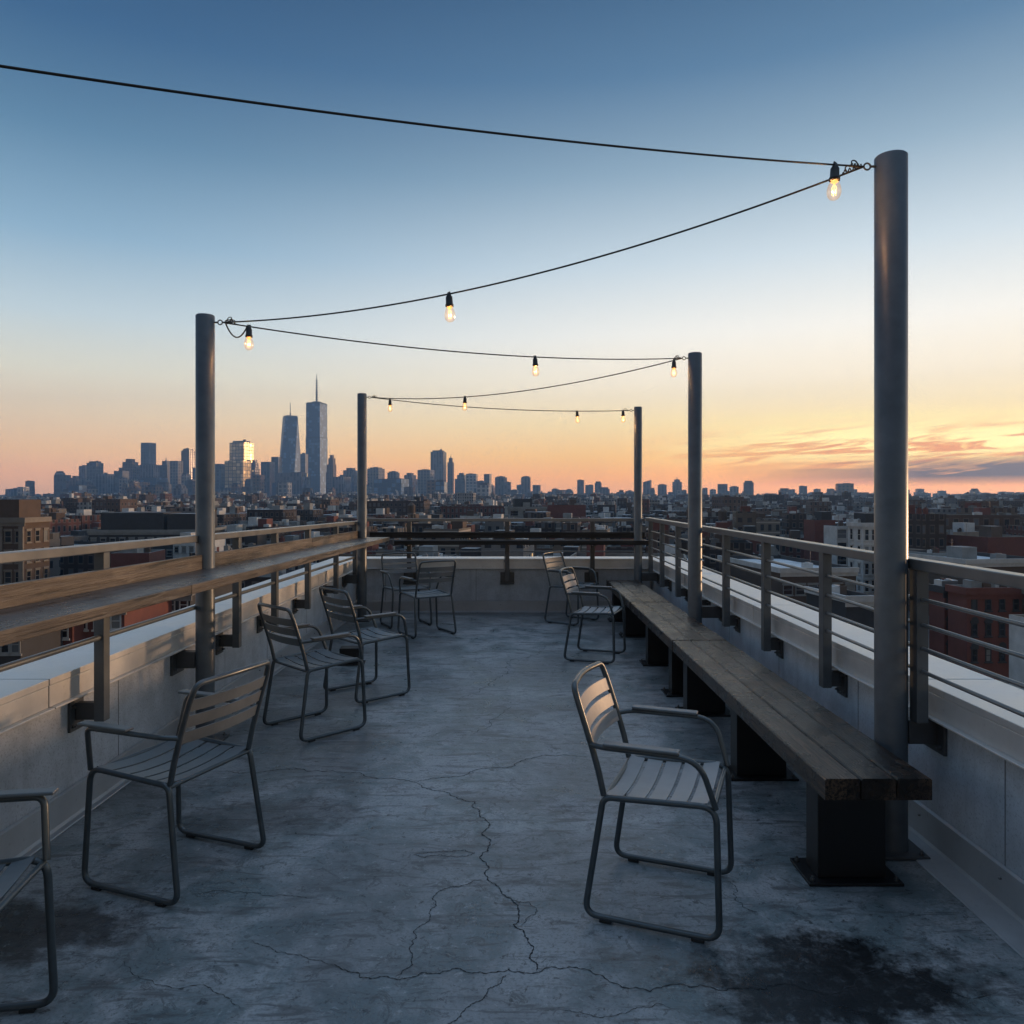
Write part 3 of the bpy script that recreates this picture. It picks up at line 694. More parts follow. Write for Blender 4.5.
# left side
r_, W, H = hero('brick_apartment_house', 'brown brick apartment house with pale window bays and cornice above the bar at the edge', -60, 24, 518, 118, 6.5, 0, M['plain_brown'], ROOF['grey'],
     ('sash', 1.15, 1.9, 8, 6, 3.2, 2.0, ST), ('sash', 1.15, 1.9, 3, 6, 3.2, 2.0, ST), M['stone_trim'], seed=4, extras=False)
m = MB(); m.prism([(-W / 2 + .6, -2.6), (W / 2 - 1.2, -2.6), (W / 2 - 1.2, 2.8), (-W / 2 + .6, 2.8)], H - .6, H + 2.9, 0, True, 1); m.build('penthouse', [M['plain_brown'], ROOF['black']], r_)
for k in range(4):
    m = MB(); x = W / 2 - .35 - k * (W / 4); m.box(x - .35, x + .35, -3.25 - .3, -3.25 - .003, 2, H - 1.35); m.build('pilaster', M['stone_trim'], r_)
r_, W, H = hero('warehouse', 'long dark blue-grey warehouse with a raised upper block behind the bar railing', 92, 200, 530, 205, 22, 6, M['plain_dark'], ROOF['black'], ('plain', 1.5, 1.6, 12, 3, 3.4, 2.2, GT), None, M['plain_grey'], seed=3)
m = MB(); m.prism([(-W / 2 + 1, -6), (W / 2 - 12, -6), (W / 2 - 12, 9), (-W / 2 + 1, 9)], H - .6, H + 4.6, 0, True, 1); m.build('upper_block', [M['plain_dark'], ROOF['black']], r_)
m = MB(); m.prism([(W / 2 - 11, -6), (W / 2 - 1, -6), (W / 2 - 1, 6), (W / 2 - 11, 6)], H - .6, H + 4.3, 0, True, 1); m.build('end_block', [M['plain_dark'], ROOF['grey']], r_)
hero('row_house', 'low red brick row house with pale window heads seen under the bar, nearest street front', 22, 72, 611, 64, 11, 2, M['plain_red'], ROOF['grey'], ('sash', .8, 1.35, 3, 3, 2.7, 1.0, WT), None, M['stone_trim'], seed=5, hut=False)
hero('row_house', 'bright red brick row house under the bar beside the rail post', 74, 124, 600, 66, 12, 2, M['plain_red'], ROOF['silver'], ('sash', .95, 1.5, 3, 3, 2.8, 1.1, WT), None, M['stone_trim'], seed=6, hut=False)
hero('row_house', 'dark brick row house under the bar just short of the bar pole', 126, 190, 588, 76, 12, 1, M['plain_dark'], ROOF['black'], ('sash', .9, 1.4, 5, 3, 2.8, 1.0, WT), None, M['plain_grey'], seed=7, hut=False)
hero('row_house', 'grey row house under the bar with a blue-grey roof at the edge', -30, 20, 624, 58, 10, 3, M['plain_dark'], ROOF['silver'], ('sash', .75, 1.4, 5, 2, 2.7, .9, GT), None, M['plain_grey'], seed=8, hut=False)
hero('shed', 'small flat red brick shed roof just above the bar plank', 112, 148, 553, 150, 10, 8, M['plain_red'], ROOF['silver'], None, None, None, seed=9)
hero('apartment_block', 'white walled block with dark square windows just left of the bar pole', 172, 196, 541, 190, 14, -10, M['plain_white'], ROOF['white'], ('plain', 1.2, 1.5, 3, 3, 3.2, 1.5, GT), None, None, seed=10)
# middle
hero('apartment_block', 'dark brown slab block just past the far bar pole, under the skyline', 366, 424, 501, 430, 20, -4, FAC['dark brick'], ROOF['black'], None, None, None, seed=11)
r_, W, H = hero('office_building', 'pale concrete office with deep dark window bays above the middle of the far bar', 508, 546, 507, 330, 18, 5, M['plain_grey'], ROOF['grey'], ('plain', 3.4, 2.3, 3, 4, 4.0, 1.6, GT), None, M['plain_grey'], seed=12)
m = MB(); m.prism([(-5, -2), (3, -2), (3, 6), (-5, 6)], H - .6, H + 3.6, 0, True, 1); m.build('plant_room', [M['plain_dark'], ROOF['grey']], r_)
hero('warehouse', 'windowless reddish brick block right of the pale concrete office', 548, 586, 505, 345, 24, 5, M['plain_red'], ROOF['grey'], None, None, None, seed=13)
hero('warehouse', 'long low red brick range left of the pale concrete office', 440, 504, 506, 420, 18, 3, FAC['red brick'], ROOF['grey'], None, None, None, seed=14)
hero('shed', 'white flat fronted shed low beside the red brick range', 460, 480, 516, 330, 12, 3, M['plain_white'], ROOF['white'], None, None, None, seed=15)
# right
r_, W, H = hero('apartment_block', 'broad brown brick block with a raised tower part past the middle pole', 724, 776, 509, 420, 26, 8, FAC['brown brick'], ROOF['grey'], None, None, None, seed=16)
m = MB(); m.prism([(-W / 2 + 1, -9), (-W / 2 + 13, -9), (-W / 2 + 13, 8), (-W / 2 + 1, 8)], H - .6, H + 7, 0, True, 1); m.build('tower_part', [FAC['brown brick'], ROOF['grey']], r_)
hero('warehouse', 'blank dark red brick end wall standing above the near railing', 814, 836, 520, 215, 6, 8, M['plain_red'], ROOF['grey'], None, None, None, seed=17)
hero('office_building', 'white framed block with large dark glazing above the near railing', 836, 858, 526, 190, 6, 8, M['plain_white'], ROOF['grey'], ('plain', 2.6, 2.4, 2, 3, 3.3, .8, WT), None, None, seed=18)
hero('office_building', 'white stone loft building with tall paired windows just left of the near pole', 862, 892, 523, 150, 5, 10, M['plain_white'], ROOF['grey'], ('tall', 1.0, 2.3, 4, 5, 3.4, 1.2, WT), ('tall', 1.0, 2.3, 2, 5, 3.4, 1.2, WT), M['white_trim'], seed=19)
hero('warehouse', 'low wide warehouse, bright white roof, seen through the rods left of the near pole', 780, 858, 568, 118, 26, 6, M['plain_brown'], ROOF['white'], ('plain', 1.6, 1.6, 6, 2, 3.6, 2.6, GT), None, M['white_trim'], seed=20, hut=False)
hero('shed', 'small shed with a white roof low behind the rods beside the near pole', 846, 876, 596, 92, 10, 6, M['plain_dark'], ROOF['white'], None, None, M['white_trim'], seed=21, hut=False)
hero('brick_apartment_house', 'tall dark brick house just right of the near pole', 921, 948, 514, 175, 16, 12, FAC['dark brick'], ROOF['grey'], None, None, None, seed=22)
hero('apartment_block', 'plain tan block right of the near pole behind white roofs', 948, 985, 532, 185, 14, 10, M['plain_tan'], ROOF['grey'], None, None, None, seed=23)
hero('apartment_block', 'large tan brick apartment block near the frame edge, level with the horizon', 972, 1020, 508, 250, 8, 10, FAC['tan brick'], ROOF['grey'], None, None, None, seed=24)
hero('apartment_block', 'dark brown tower block right in front of the tan block', 986, 1000, 501, 260, 12, 10, FAC['brown brick'], ROOF['black'], None, None, None, seed=25)
hero('warehouse', 'maroon brick warehouse behind the white roofs, near the frame edge', 985, 1045, 537, 170, 20, 8, M['plain_red'], ROOF['white'], None, None, None, seed=26)
hero('warehouse', 'large white roofed warehouse just above the near railing at the frame edge', 962, 1050, 559, 128, 22, 9, M['plain_brown'], ROOF['white'], None, None, M['white_trim'], seed=27)
hero('shed', 'white roofed annex beside the near pole above the railing', 930, 958, 553, 142, 14, 9, M['plain_grey'], ROOF['white'], None, None, None, seed=28)
hero('row_house', 'red brick row house with arched windows behind the rods, nearest street front', 966, 1024, 588, 88, 3.5, 4, M['plain_red'], ROOF['silver'], ('arch', .75, 1.55, 4, 3, 3.0, 1.1, M['plain_dark']), None, M['plain_red'], seed=29, hut=False)
hero('row_house', 'darker red house adjoining the arched window house, nearer the pole', 944, 964, 587, 92, 3, 4, M['plain_red'], ROOF['silver'], ('arch', .7, 1.5, 2, 3, 3.0, 1.1, M['plain_dark']), None, M['plain_dark'], seed=30, hut=False)
hero('row_house', 'brown brick house at the frame edge beside the arched window house', 1030, 1080, 588, 87, 3, 4, M['plain_brown'], ROOF['grey'], ('sash', .8, 1.5, 4, 3, 3.0, 1.1, ST), None, M['stone_trim'], seed=31, hut=False)
hero('garage', 'blank pale garage wall at the frame edge below the arched window house', 1030, 1075, 619, 74, 3, 4, M['plain_white'], ROOF['white'], None, None, None, seed=32, hut=False, extras=False)

# ---- skyline towers:  x0, x1, ytop, distance, wall, shape, label
TW = [
 (7, 16, 489, 2600, 'slate', 'flat', ''), (15, 26, 488, 2700, 'grey stone', 'flat', ''), (26, 34, 481, 2600, 'dark glass', 'flat', ''), (37, 48, 496, 2300, 'slate', 'step', ''), (46, 55, 499, 2500, 'slate', 'flat', ''),
 (56, 69, 475, 2500, 'dark glass', 'flat', ''), (69, 84, 476, 2400, 'slate', 'step', ''), (80, 90, 466, 2900, 'slate', 'flat', ''), (88, 102, 463, 2700, 'dark glass', 'plant', ''), (98, 112, 474, 2450, 'slate', 'flat', ''),
 (116, 127, 471, 2700, 'dark glass', 'flat', ''), (121, 138, 459, 2900, 'brown', 'step', ''), (137, 143, 466, 3000, 'grey stone', 'flat', ''), (142.5, 154.5, 443, 3200, 'dark glass', 'flat', 'tall plain dark slab tower standing clear of its cluster left of the bar pole'),
 (143, 160, 465, 2900, 'slate', 'flat', ''), (144, 164, 478, 2500, 'blue glass', 'flat', ''), (161, 171, 461, 2800, 'dark glass', 'spire', ''), (171, 182, 461, 2700, 'grey stone', 'flat', ''), (182, 194, 448, 3000, 'brown', 'crown', ''), (194, 203, 468, 2900, 'slate', 'flat', ''),
 (214, 224, 464, 2700, 'dark glass', 'flat', ''), (231, 252, 443, 3000, 'sunset_tint', 'plant', 'broad tower with a sunset lit side face just right of the bar pole'), (227, 249, 461, 2700, 'sunset_tint', 'flat', ''), (250, 259, 460, 3000, 'brown', 'step', ''),
 (262, 274, 462, 2800, 'slate', 'flat', ''), (272, 281.5, 457, 2900, 'dark glass', 'flat', ''), (280.5, 300, 416, 3400, 'blue glass', 'twist', 'tapered blue glass tower with chamfered edges and thin mast, left of the tallest'),
 (279, 308, 473, 2600, 'slate', 'flat', ''), (301, 307.5, 454, 3300, 'dark glass', 'flat', ''), (306.8, 326.6, 403, 3500, 'blue glass', 'mast', 'tallest blue glass tower with a ringed antenna mast'),
 (327, 336, 455, 3000, 'brown', 'step', ''), (333, 350, 477, 2500, 'slate', 'flat', ''), (341, 359, 468, 2800, 'slate', 'step', ''), (368, 384, 467, 2800, 'grey stone', 'crown', ''), (375, 408, 479, 2400, 'blue glass', 'flat', ''),
 (388, 399, 471, 2900, 'slate', 'crown', ''), (402, 417, 473, 2700, 'slate', 'step', ''), (418, 434, 470, 2800, 'grey stone', 'flat', ''), (431, 446, 452, 3100, 'slate', 'plant', 'tall grey slab tower, tallest between the two far poles'), (447.5, 454, 458, 3100, 'brown', 'spire', ''),
 (440, 447, 488, 2300, 'blue glass', 'flat', ''), (455, 467, 473, 2900, 'dark glass', 'step', ''), (466, 477.5, 474, 2700, 'pale', 'flat', ''), (484, 491.5, 474, 2900, 'dark glass', 'flat', ''), (477, 485, 481, 2700, 'slate', 'flat', ''),
 (495, 507, 476, 2800, 'slate', 'crown', ''), (504, 511, 482, 2750, 'slate', 'flat', ''), (521, 531, 476, 2900, 'slate', 'crown', ''), (532.5, 541, 485, 2800, 'slate', 'flat', ''), (544, 551, 494, 2900, 'grey stone', 'flat', ''), (556, 563, 494, 3100, 'slate', 'step', ''),
 (563.5, 574, 489, 2900, 'slate', 'step', ''), (577, 584.5, 480, 3000, 'slate', 'flat', ''), (585, 594, 485, 3000, 'slate', 'flat', ''), (594.6, 602, 483, 2900, 'slate', 'plant', ''), (616, 625, 492, 3000, 'grey stone', 'flat', ''), (625, 634, 491, 3100, 'slate', 'flat', ''),
 (642.6, 652, 480, 2800, 'slate', 'slant', ''), (657, 667.5, 484, 2800, 'slate', 'crown', ''), (668, 673, 492, 2700, 'slate', 'flat', ''), (672, 682, 479.5, 2900, 'slate', 'spire', ''), (680, 687, 490, 2700, 'slate', 'flat', ''),
 (702, 708, 488, 3000, 'slate', 'flat', ''), (709.7, 716, 489, 3000, 'pale', 'crown', ''), (717, 728, 484, 2700, 'dark glass', 'flat', ''), (729, 739, 486, 2800, 'slate', 'crown', ''), (743, 754, 482.5, 2600, 'dark glass', 'plant', ''),
 (799, 807, 486, 2800, 'dark glass', 'flat', ''), (836, 853, 483.5, 2400, 'brown', 'flat', 'stubby broad dark block alone on the horizon left of the near pole'), (783, 796, 493, 3300, 'slate', 'flat', ''), (808, 818, 492, 3000, 'slate', 'crown', ''), (820, 834, 493, 3100, 'slate', 'step', ''),
 (934, 946, 493, 3300, 'slate', 'crown', ''), (952, 962, 494, 3400, 'slate', 'flat', ''), (981, 990, 492.5, 3200, 'slate', 'crown', ''), (1000, 1012, 492, 3200, 'slate', 'flat', ''), (1013, 1022, 492, 3000, 'grey stone', 'step', ''),
]
r2 = random.Random(21)
for k in range(46):     # shorter blocks that fill the foot of the skyline
    x = r2.uniform(2, 500) if k < 34 else r2.uniform(500, 1024); w = r2.uniform(6, 15)
    TW.append((x, x + w, r2.uniform(480, 494) if x < 480 else r2.uniform(490, 495), r2.uniform(1900, 2500), r2.choice(('slate', 'grey stone', 'pale', 'brown', 'dark glass', 'blue glass')), r2.choice(('flat', 'step', 'flat', 'plant')), ''))
for k in range(44):
    x = r2.uniform(50, 350); w = r2.uniform(5, 12)
    TW.append((x, x + w, r2.uniform(472, 492), r2.uniform(2200, 3300), r2.choice(('slate', 'grey stone', 'brown', 'dark glass', 'blue glass', 'pale')), r2.choice(('flat', 'step', 'flat', 'plant', 'crown')), ''))
for k in range(64):
    x = r2.uniform(330, 1020); w = r2.uniform(5, 13)
    TW.append((x, x + w, r2.uniform(484, 494) if x < 560 else r2.uniform(488.5, 495), r2.uniform(2500, 3500), r2.choice(('slate', 'slate', 'grey stone', 'brown', 'dark glass', 'blue glass')), r2.choice(('flat', 'step', 'flat', 'plant', 'crown')), ''))
steel = M['steelwork']
SHAPE = {'flat': 'flat-topped', 'step': 'stepped', 'plant': 'flat-topped', 'spire': 'spired', 'crown': 'crown-topped', 'slant': 'slant-roofed'}
TONE = {'slate': 'slate blue', 'dark glass': 'dark', 'blue glass': 'blue glass', 'grey stone': 'grey', 'brown': 'brownish', 'pale': 'pale', 'sunset_tint': 'sunset-tinted glass'}
auto = []
for k, (x0, x1, yt, Y, wl, shp, lab) in enumerate(TW):
    W = (x1 - x0) * Y / F; X = ((x0 + x1) / 2 - VX) * Y / F; H = EYE - (yt - VY) * Y / F - GROUND; D = W * r2.uniform(.7, 1.1); a = R(r2.uniform(-22, -6)) if shp not in ('mast', 'twist') else R(-14)
    W2 = W / (math.cos(a) + abs(math.sin(a)) * D / W); D2 = D * W2 / W
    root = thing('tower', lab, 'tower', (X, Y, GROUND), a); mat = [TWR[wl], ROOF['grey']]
    P = lambda s, sy=None, cx=0, cy=0: [(cx - W2 / 2 * s, cy - D2 / 2 * (sy or s)), (cx + W2 / 2 * s, cy - D2 / 2 * (sy or s)), (cx + W2 / 2 * s, cy + D2 / 2 * (sy or s)), (cx - W2 / 2 * s, cy + D2 / 2 * (sy or s))]
    m = MB()
    if shp == 'step':
        m.prism(P(1), 0, H * .8, 0, True, 1); m.build('lower_tier', mat, root); m = MB(); m.prism(P(.72, .8, W2 * .06), H * .8, H * .93, 0, True, 1, 0, 0); m.build('upper_tier', mat, root)
        m = MB(); m.prism(P(.42, .5, W2 * .06), H * .93, H, 0, True, 1, 0, 0); m.build('roof_block', mat, root)
    elif shp == 'crown':
        m.prism(P(1), 0, H * .95, 0, True, 1); m.build('shaft', mat, root); m = MB(); m.prism(P(.72), H * .95, H * .985, 0, True, 1, 0, 0); m.prism(P(.3), H * .985, H, 0, True, 1, 0, 0); m.build('crown', mat, root)
    elif shp == 'spire':
        m.prism(P(1), 0, H * .9, 0, True, 1); m.build('shaft', mat, root); m = MB(); m.prism(P(.6), H * .9, H, 0, True, 1, 0, 0); m.build('upper_tier', mat, root)
        m = MB(); m.lathe([(W2 * .10, 0), (W2 * .05, H * .04), (.3, H * .12)], 0, 0, H, 6); m.build('spire', steel, root)
    elif shp == 'slant':
        m.prism(P(1), 0, H * .9, 0, False); q = P(1); b, t_ = H * .9, H
        zt = [t_ - (t_ - b), t_, t_, t_ - (t_ - b) * .9]
        for i in range(4):
            j = (i + 1) % 4; m.face([(*q[i], b), (*q[j], b), (*q[j], zt[j]), (*q[i], zt[i])], 0, [(0, b), (W2, b), (W2, zt[j]), (0, zt[i])])
        m.face([(*q[i], zt[i]) for i in range(4)], 1); m.build('shaft', mat, root)
    elif shp == 'twist':        # square foot turning into a smaller square set at 45 degrees: eight long triangles
        h = H - 6; zb = H * .16; c = W2 * .56
        A = [(-c, -c), (c, -c), (c, c), (-c, c)]; s = c * .92; B = [(0, -s * 1.02), (s * 1.02, 0), (0, s * 1.02), (-s * 1.02, 0)]
        m.prism(A, 0, zb, 0, False)
        for i in range(4):
            j = (i + 1) % 4; pu = [(A[i], zb), (A[j], zb), (B[i], h)]; L = 2 * c
            m.face([(*p, z) for p, z in pu], 0, [(0, zb), (L, zb), (L / 2, h)])
            m.face([(*A[j], zb), (*B[j], h), (*B[i], h)], 0, [(L / 2 + 300, zb), (L + 300, h), (300, h)])
        m.face([(*p, h) for p in B], 1); m.build('shaft', mat, root)
        m = MB(); m.prism([(p[0] * .93, p[1] * .93) for p in B], h, H, 0, True, 0); m.build('parapet_crown', [M['plain_grey']], root)
        m = MB(); m.lathe([(3.0, 0), (2.6, 14), (1.8, 15), (1.2, 62)], 0, 0, H, 8); m.build('spire', steel, root)
    elif shp == 'mast':
        c = W2 * .46; q = lambda s: [(-c * s, -c * s), (c * s, -c * s), (c * s, c * s), (-c * s, c * s)]
        for nm, z0, z1, s in (('lower_tier', 0, H * .28, 1.09), ('shaft', H * .285, H * .64, 1.0), ('upper_tier', H * .648, H - 7, .97)):
            m = MB(); m.prism(q(s), z0, z1, 0, True, 1, 0, 0); m.build(nm, mat, root)
        for a_, b_ in ((.28, .285), (.64, .648)): m = MB(); m.prism(q(1.0), H * a_, H * b_, 0, False); m.build('dark_band', M['plain_dark'], root)
        m = MB(); m.prism(q(.99), H - 7, H - 3, 0, True); m.prism(q(.88), H - 3, H, 0, True); m.build('crown', M['plain_dark'], root)
        m = MB(); m.lathe([(c * .62, 0), (c * .62, 5), (c * .4, 5.2), (4.4, 6), (3.8, 60), (2.8, 60.5), (2.2, 104), (1.0, 135)], 0, 0, H, 10, smooth=False); sp_ = m.build('mast', steel, root)
        m = MB()
        for z in range(14, 110, 11): m.lathe([(2.2, z), (6.4, z + .5), (6.4, z + 3.5), (2.2, z + 4)], 0, 0, H, 10)
        m.build('ring', steel, sp_)
    else:
        m.prism(P(1), 0, H, 0, True, 1); m.build('shaft', mat, root)
        if shp == 'plant':
            m = MB(); m.prism(P(.75, .7), H, H + max(6, H * .03), 0, True, 0); m.prism(P(.12, .12, W2 * .2), H, H + H * .06, 0, True, 0); m.build('plant_room', M['plain_dark'], root)
        elif r2.random() < .7:
            m = MB(); m.prism(P(.4, .5, W2 * r2.uniform(-.2, .2)), H, H + H * .022, 0, True, 0); m.build('plant_room', M['plain_dark'], root)
    if not lab:
        c = (x0 + x1) / 2; auto.append((c, root, '%s %s %s' % (SHAPE[shp], TONE[wl], 'tower' if H > 90 else 'block')))
ORD = ['', 'second', 'third', 'fourth', 'fifth', 'sixth', 'seventh', 'eighth', 'ninth', 'tenth', 'eleventh', 'twelfth', 'thirteenth', 'fourteenth', 'fifteenth', 'sixteenth', 'seventeenth', 'eighteenth', 'nineteenth', 'twentieth',
       'twenty-first', 'twenty-second', 'twenty-third', 'twenty-fourth', 'twenty-fifth', 'twenty-sixth', 'twenty-seventh', 'twenty-eighth', 'twenty-ninth', 'thirtieth']
SECT = [(-1e4, 205, 'left of the bar pole'), (205, 306, 'between bar pole and tallest tower'), (306, 362, 'between tallest tower and far pole'), (362, 500, 'right of the far bar pole'),
        (500, 638, 'left of the far corner pole'), (638, 695, 'between far corner and middle poles'), (695, 891, 'between middle and near poles'), (891, 1e4, 'right of the near pole')]
def sector(x): return next(s for a, b, s in SECT if a <= x < b)
def name_all(items, group, unit):
    by = {}
    for x, o, base in items: by.setdefault((base, sector(x)), []).append((x, o))
    for (b_, s_), rows in by.items():
        rows.sort(key=lambda q: q[0])
        for i, (x, o) in enumerate(rows):
            o['label'] = '%s %s%s' % (b_, unit, s_) if len(rows) == 1 else '%s %s%s, %s from left' % (b_, unit, s_, ORD[i] if 0 < i < len(ORD) else 'first'); o['group'] = group
name_all(auto, 'skyline towers', '')

# ---- the low city: rows of houses on a street grid
rg = random.Random(5); cells = []; GA = R(-11)
heroes = [(o.location.x, o.location.y) for o in C.objects if o.type == 'EMPTY' and o.get('category') == 'building' and o.location.y > 30]
FK = list(FAC); RK = list(ROOF)
gy = 40.0; row = 0
while gy < 1500:
    depth = rg.uniform(11, 15); gx = -gy * .85 - 60; street = 0
    while gx < gy * .85 + 60:
        w = rg.uniform(5.5, 9.5) if rg.random() < .8 else rg.uniform(11, 24)
        h = rg.gauss(9.3, 1.8) if rg.random() < .86 else rg.uniform(11, 17)
        if gy > 350 and rg.random() < .06: h = rg.uniform(14, 21)
        if gy > 700 and rg.random() < .02: h = rg.uniform(22, 27)
        h = max(6, h)
        if gy < 110: h = min(h, 9.5)
        elif gy < 220: h = min(h, 14)
        X, Y = rot2(gx + w / 2, gy + depth / 2, GA)
        if Y > (80 if X < 0 else 92) and abs(X) < Y * .74 + 12: cells.append((X, Y, w - .1, depth, h, rg.choice(FK + ['red brick', 'dark brick', 'brown brick', 'dark brick', 'grey stucco']), rg.choice(RK + ['grey', 'black', 'silver']), rg.randrange(9999)))
        gx += w + (0 if rg.random() < .88 else rg.uniform(8, 14))
    row += 1; gy += depth + (rg.uniform(5, 9) if row % 2 else rg.uniform(10, 15)) * (1 if gy < 400 else .8)
cells = [c for c in cells if all((c[0] - hx) ** 2 + (c[1] - hy) ** 2 > (17 + c[2] * .5) ** 2 for hx, hy in heroes)]
cells = [c for c in cells if not (c[0] / c[1] > .52 and c[1] < 172)]
cells.sort(key=lambda c: c[1]); NEAR = 190
lows = []; RN = {'white': 'white roofed', 'grey': 'gravel roofed', 'black': 'black roofed', 'silver': 'silver roofed'}
for (X, Y, w, d, h, fk, rk, sd) in cells[:NEAR]:
    root = thing('house' if w < 13 else 'apartment_block', '', 'building', (X, Y, GROUND), GA)
    low_building(root, w, d, h, FAC[fk], ROOF[rk], True, sd, big_ok=Y > 220)
    lows.append((VX + X / Y * F, root, '%s %s %s' % (RN[rk], {'white': 'white walled'}.get(fk, fk), 'house' if w < 13 else 'apartment block')))
name_all(lows, 'low houses of the nearby blocks', '')
# the rest, one mass
mats = [FAC[k] for k in FK] + [ROOF[k] for k in RK] + [M['plain_grey'], M['plain_brown'], M['plain_white']]
m = MB(); nb = 0
def mass(X, Y, w, d, h, fi, ri, a, r):
    q = [tuple(Vector((X, Y)) + Vector(rot2(x, y, a))) for x, y in ((-w / 2, -d / 2), (w / 2, -d / 2), (w / 2, d / 2), (-w / 2, d / 2))]
    m.prism(q, GROUND, GROUND + h, fi, True, len(FK) + ri, r.uniform(0, 90), GROUND)
    for k in range(r.randint(1, 3)):
        cx, cy = r.uniform(-.35, .35) * w, r.uniform(-.35, .35) * d; s = r.uniform(.8, 2.2)
        q = [tuple(Vector((X, Y)) + Vector(rot2(cx + x * s, cy + y * s, a))) for x, y in ((-1, -1), (1, -1), (1, 1), (-1, 1))]
        m.prism(q, GROUND + h, GROUND + h + r.uniform(1, 3.4), len(FK) + len(RK) + r.randrange(3), True)
for (X, Y, w, d, h, fk, rk, sd) in cells[NEAR:]:
    mass(X, Y, w, d, h, FK.index(fk), RK.index(rk), GA, rg)
for k in range(5600):
    Y = 1400 + 3000 * rg.random() ** 1.4; X = rg.uniform(-.76, .76) * Y
    big = rg.random() < .12; w = rg.uniform(9, 30); h = rg.uniform(8, 20) if not big else rg.uniform(20, 27 + (Y - 1400) * .008)
    mass(X, Y, w, rg.uniform(12, 30), h, rg.randrange(len(FK)), rg.randrange(len(RK)), GA + rg.uniform(-.2, .2), rg)
tag(m.build('distant_city', mats), 'crowded low rooftops stretching away to the horizon', 'city', None, 'stuff')

# ------------------------------------------------------------------ air
mb = MB(); mb.box(-4200, 4200, -700, 4600, GROUND - 1, 620)
t = NT('haze_air'); t.t.nodes.remove(t.b); pv = t.n('ShaderNodeVolumePrincipled'); pv.inputs['Color'].default_value = (.33, .60, 1, 1); pv.inputs['Density'].default_value = .00015; pv.inputs['Anisotropy'].default_value = .2
t.l(pv.outputs[0], t.out.inputs['Volume']); hz = mb.build('haze', t.m); tag(hz, 'thin blue evening haze over the city', 'haze', None, 'stuff')

# ------------------------------------------------------------------ light
SAZ, SEL = 62, 2.3
wd = bpy.data.worlds.new('World'); scn.world = wd; wd.use_nodes = True; nt = wd.node_tree; nt.nodes.clear()
class WN(NT):
    def __init__(s, tree): s.t = tree
w = WN(nt); out = w.n('ShaderNodeOutputWorld')
sky = w.n('ShaderNodeTexSky', sky_type='NISHITA', sun_disc=False, sun_elevation=R(SEL), sun_rotation=R(SAZ), altitude=20, air_density=1.0, dust_density=1.2, ozone_density=2.0)
tc = w.n('ShaderNodeTexCoord'); sp = w.n('ShaderNodeSeparateXYZ'); w.l(tc.outputs['Generated'], sp.inputs[0])
el = w.math('DIVIDE', w.math('ARCSINE', sp.outputs[2]), math.pi / 2)      # 0 horizon .. 1 zenith
az = w.n('ShaderNodeMath', operation='ARCTAN2'); w.l(sp.outputs[0], az.inputs[0]); w.l(sp.outputs[1], az.inputs[1])   # 0 ahead, + to the right
def rp(stops): return w.ramp(el, [(max(0, e) / 90, lin(c)) for e, c in stops])
cool = rp([(0, (212, 160, 126)), (1.6, (238, 173, 128)), (3.2, (243, 191, 136)), (5.5, (236, 206, 164)), (8.5, (218, 212, 190)), (12, (186, 200, 204)), (17, (136, 168, 190)), (23, (92, 131, 161)), (29, (56, 97, 137)), (36, (33, 70, 109)), (50, (100, 124, 150)), (90, (126, 144, 166))])
warm = rp([(0, (238, 160, 112)), (1.5, (255, 170, 90)), (3, (255, 192, 98)), (5.5, (255, 222, 152)), (8.5, (255, 236, 204)), (12, (246, 239, 226)), (17, (206, 217, 222)), (23, (150, 175, 193)), (29, (92, 129, 162)), (36, (55, 93, 130)), (50, (102, 126, 150)), (90, (126, 144, 166))])
f = w.ramp(w.math('MULTIPLY_ADD', w.math('COSINE', w.math('SUBTRACT', az.outputs[0], R(SAZ))), .5, .5), [(.45, 0.0), (.93, 1.0)], 'EASE')
base = w.mix(f, cool, warm)
# streaky clouds low on the right
cx = w.n('ShaderNodeCombineXYZ'); w.l(w.math('MULTIPLY', az.outputs[0], 7.0), cx.inputs[0])
w.l(w.math('MULTIPLY_ADD', az.outputs[0], -5.0, w.math('MULTIPLY', el, 130.0)), cx.inputs[1])
n1 = w.noise(cx.outputs[0], .62, 8, .6, 1.0); n2 = w.noise(cx.outputs[0], 1.15, 8, .6, 1.2)
am = w.ramp(az.outputs[0], [(.16, 0.0), (.40, 1.0)]); am2 = w.ramp(az.outputs[0], [(.26, 0.0), (.50, 1.0)])
def emask(a, b, c, d): return w.ramp(el, [(a / 90, 0.0), (b / 90, 1.0), (c / 90, 1.0), (d / 90, 0.0)])
base = w.mix(w.math('MULTIPLY', w.math('MULTIPLY', am, emask(2.2, 3.2, 4.4, 6.2)), w.ramp(n2, [(.40, 0.0), (.56, 1.0)])), base, lin((255, 236, 156)))
base = w.mix(w.math('MULTIPLY', w.math('MULTIPLY', am, emask(1.6, 2.4, 3.9, 5.0)), w.ramp(n2, [(.40, 1.0), (.50, 0.0)])), base, lin((222, 138, 72)))
base = w.mix(w.math('MULTIPLY', w.math('MULTIPLY', am, emask(.4, .9, 1.2, 1.7)), w.ramp(n2, [(.45, 0.0), (.6, .8)])), base, lin((250, 158, 112)))
bank = w.math('MULTIPLY', w.ramp(n1, [(.38, .25), (.50, 1.0)]), w.math('MULTIPLY', am2, emask(.7, 1.3, 2.1, 3.0)))
base = w.mix(bank, base, lin((92, 74, 74)))
bg1 = w.n('ShaderNodeBackground'); w.l(base, bg1.inputs[0]); 
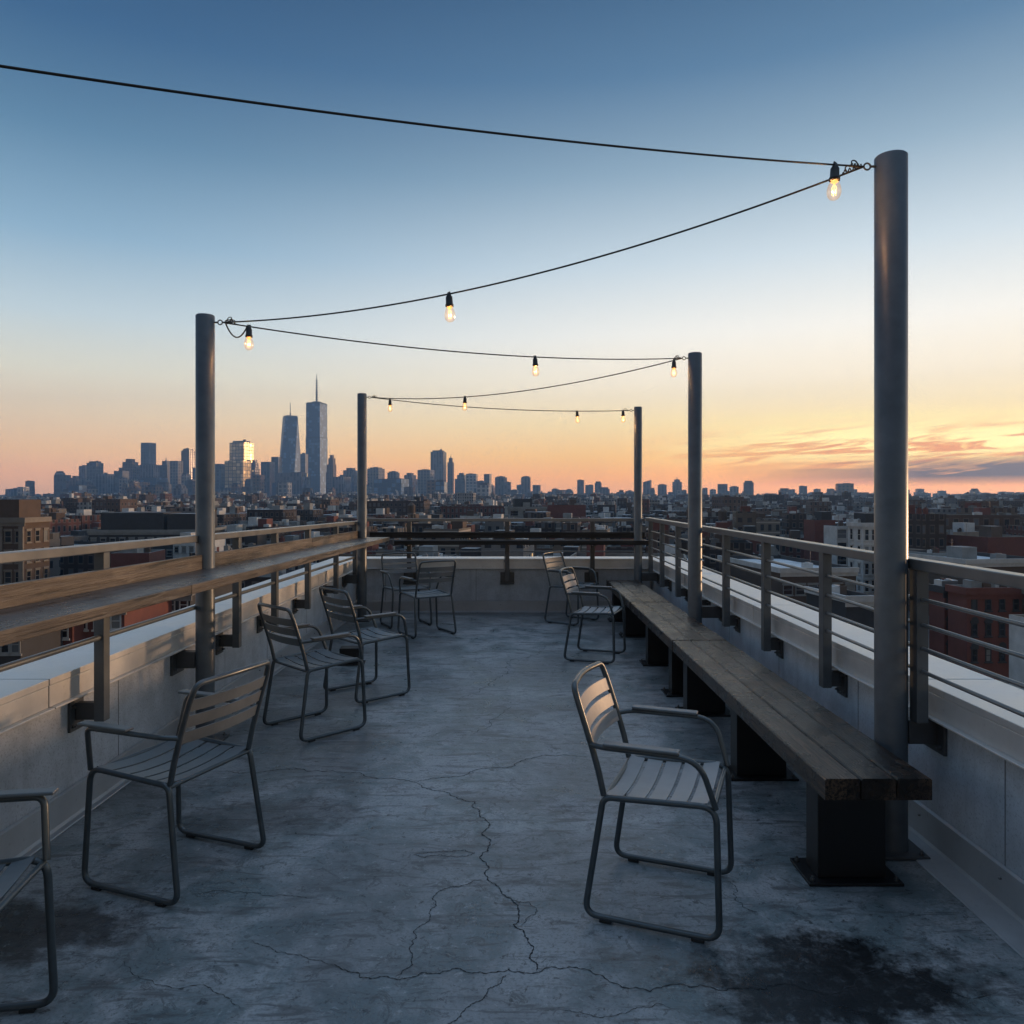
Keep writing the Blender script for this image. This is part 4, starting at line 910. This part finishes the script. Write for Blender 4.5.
bs = w.math('MULTIPLY', w.ramp(el, [(0, .86), (7 / 90, .85), (14 / 90, .73), (25 / 90, .56), (38 / 90, .49), (52 / 90, 1.08), (1, 1.08)]), 1.50)
bs = w.math('MULTIPLY', bs, w.math('ADD', 1.0, w.math('MULTIPLY', w.ramp(el, [(.45, 0.0), (.75, 1.0)]), .45)))  # upper sky out of view brightened to fill the terrace floor
bs = w.math('MULTIPLY', bs, w.ramp(w.math('MULTIPLY_ADD', sp.outputs[1], .5, .5), [(.12, .46), (.52, 1.0)]))  # unseen sky behind the camera dimmed to deepen surfaces facing it
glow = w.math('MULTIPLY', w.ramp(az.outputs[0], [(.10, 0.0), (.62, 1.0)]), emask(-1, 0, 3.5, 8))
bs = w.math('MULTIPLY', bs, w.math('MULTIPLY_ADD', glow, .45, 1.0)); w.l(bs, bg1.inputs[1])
bg2 = w.n('ShaderNodeBackground'); w.l(sky.outputs[0], bg2.inputs[0]); bg2.inputs[1].default_value = .01
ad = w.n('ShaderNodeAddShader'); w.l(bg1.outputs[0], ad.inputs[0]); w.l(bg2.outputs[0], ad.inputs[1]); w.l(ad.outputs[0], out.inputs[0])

sun = bpy.data.lights.new('sun', 'SUN'); sun.energy = 3.2; sun.angle = R(4); sun.color = (1, .60, .33)
so = bpy.data.objects.new('sun', sun); C.objects.link(so)
d = Vector((math.sin(R(SAZ)) * math.cos(R(SEL)), math.cos(R(SAZ)) * math.cos(R(SEL)), math.sin(R(SEL)))); so.rotation_euler = d.to_track_quat('Z', 'Y').to_euler(); so.location = (40, 20, 30)

cam = bpy.data.cameras.new('camera'); co = bpy.data.objects.new('camera', cam); C.objects.link(co); scn.camera = co
co.location = (0, 0, EYE); co.rotation_euler = (R(90), 0, 0); cam.sensor_width = 36; cam.lens = 36 * F / 1024; cam.shift_x = -(VX - 512) / 1024; cam.shift_y = (VY - 512) / 1024; cam.clip_start = .05; cam.clip_end = 40000
scn.view_settings.view_transform = 'Standard'; scn.view_settings.look = 'None'; scn.view_settings.gamma = 1; scn.view_settings.exposure = .36
scn.render.engine = 'CYCLES'; cy = scn.cycles; cy.use_denoising = True; cy.denoiser = 'OPENIMAGEDENOISE'; cy.denoising_prefilter = 'ACCURATE'; cy.denoising_input_passes = 'RGB_ALBEDO_NORMAL'; cy.max_bounces = 6; cy.transparent_max_bounces = 12; cy.volume_bounces = 0
cy.sample_clamp_indirect = 4; cy.blur_glossy = .5; cy.caustics_reflective = False; cy.caustics_refractive = False
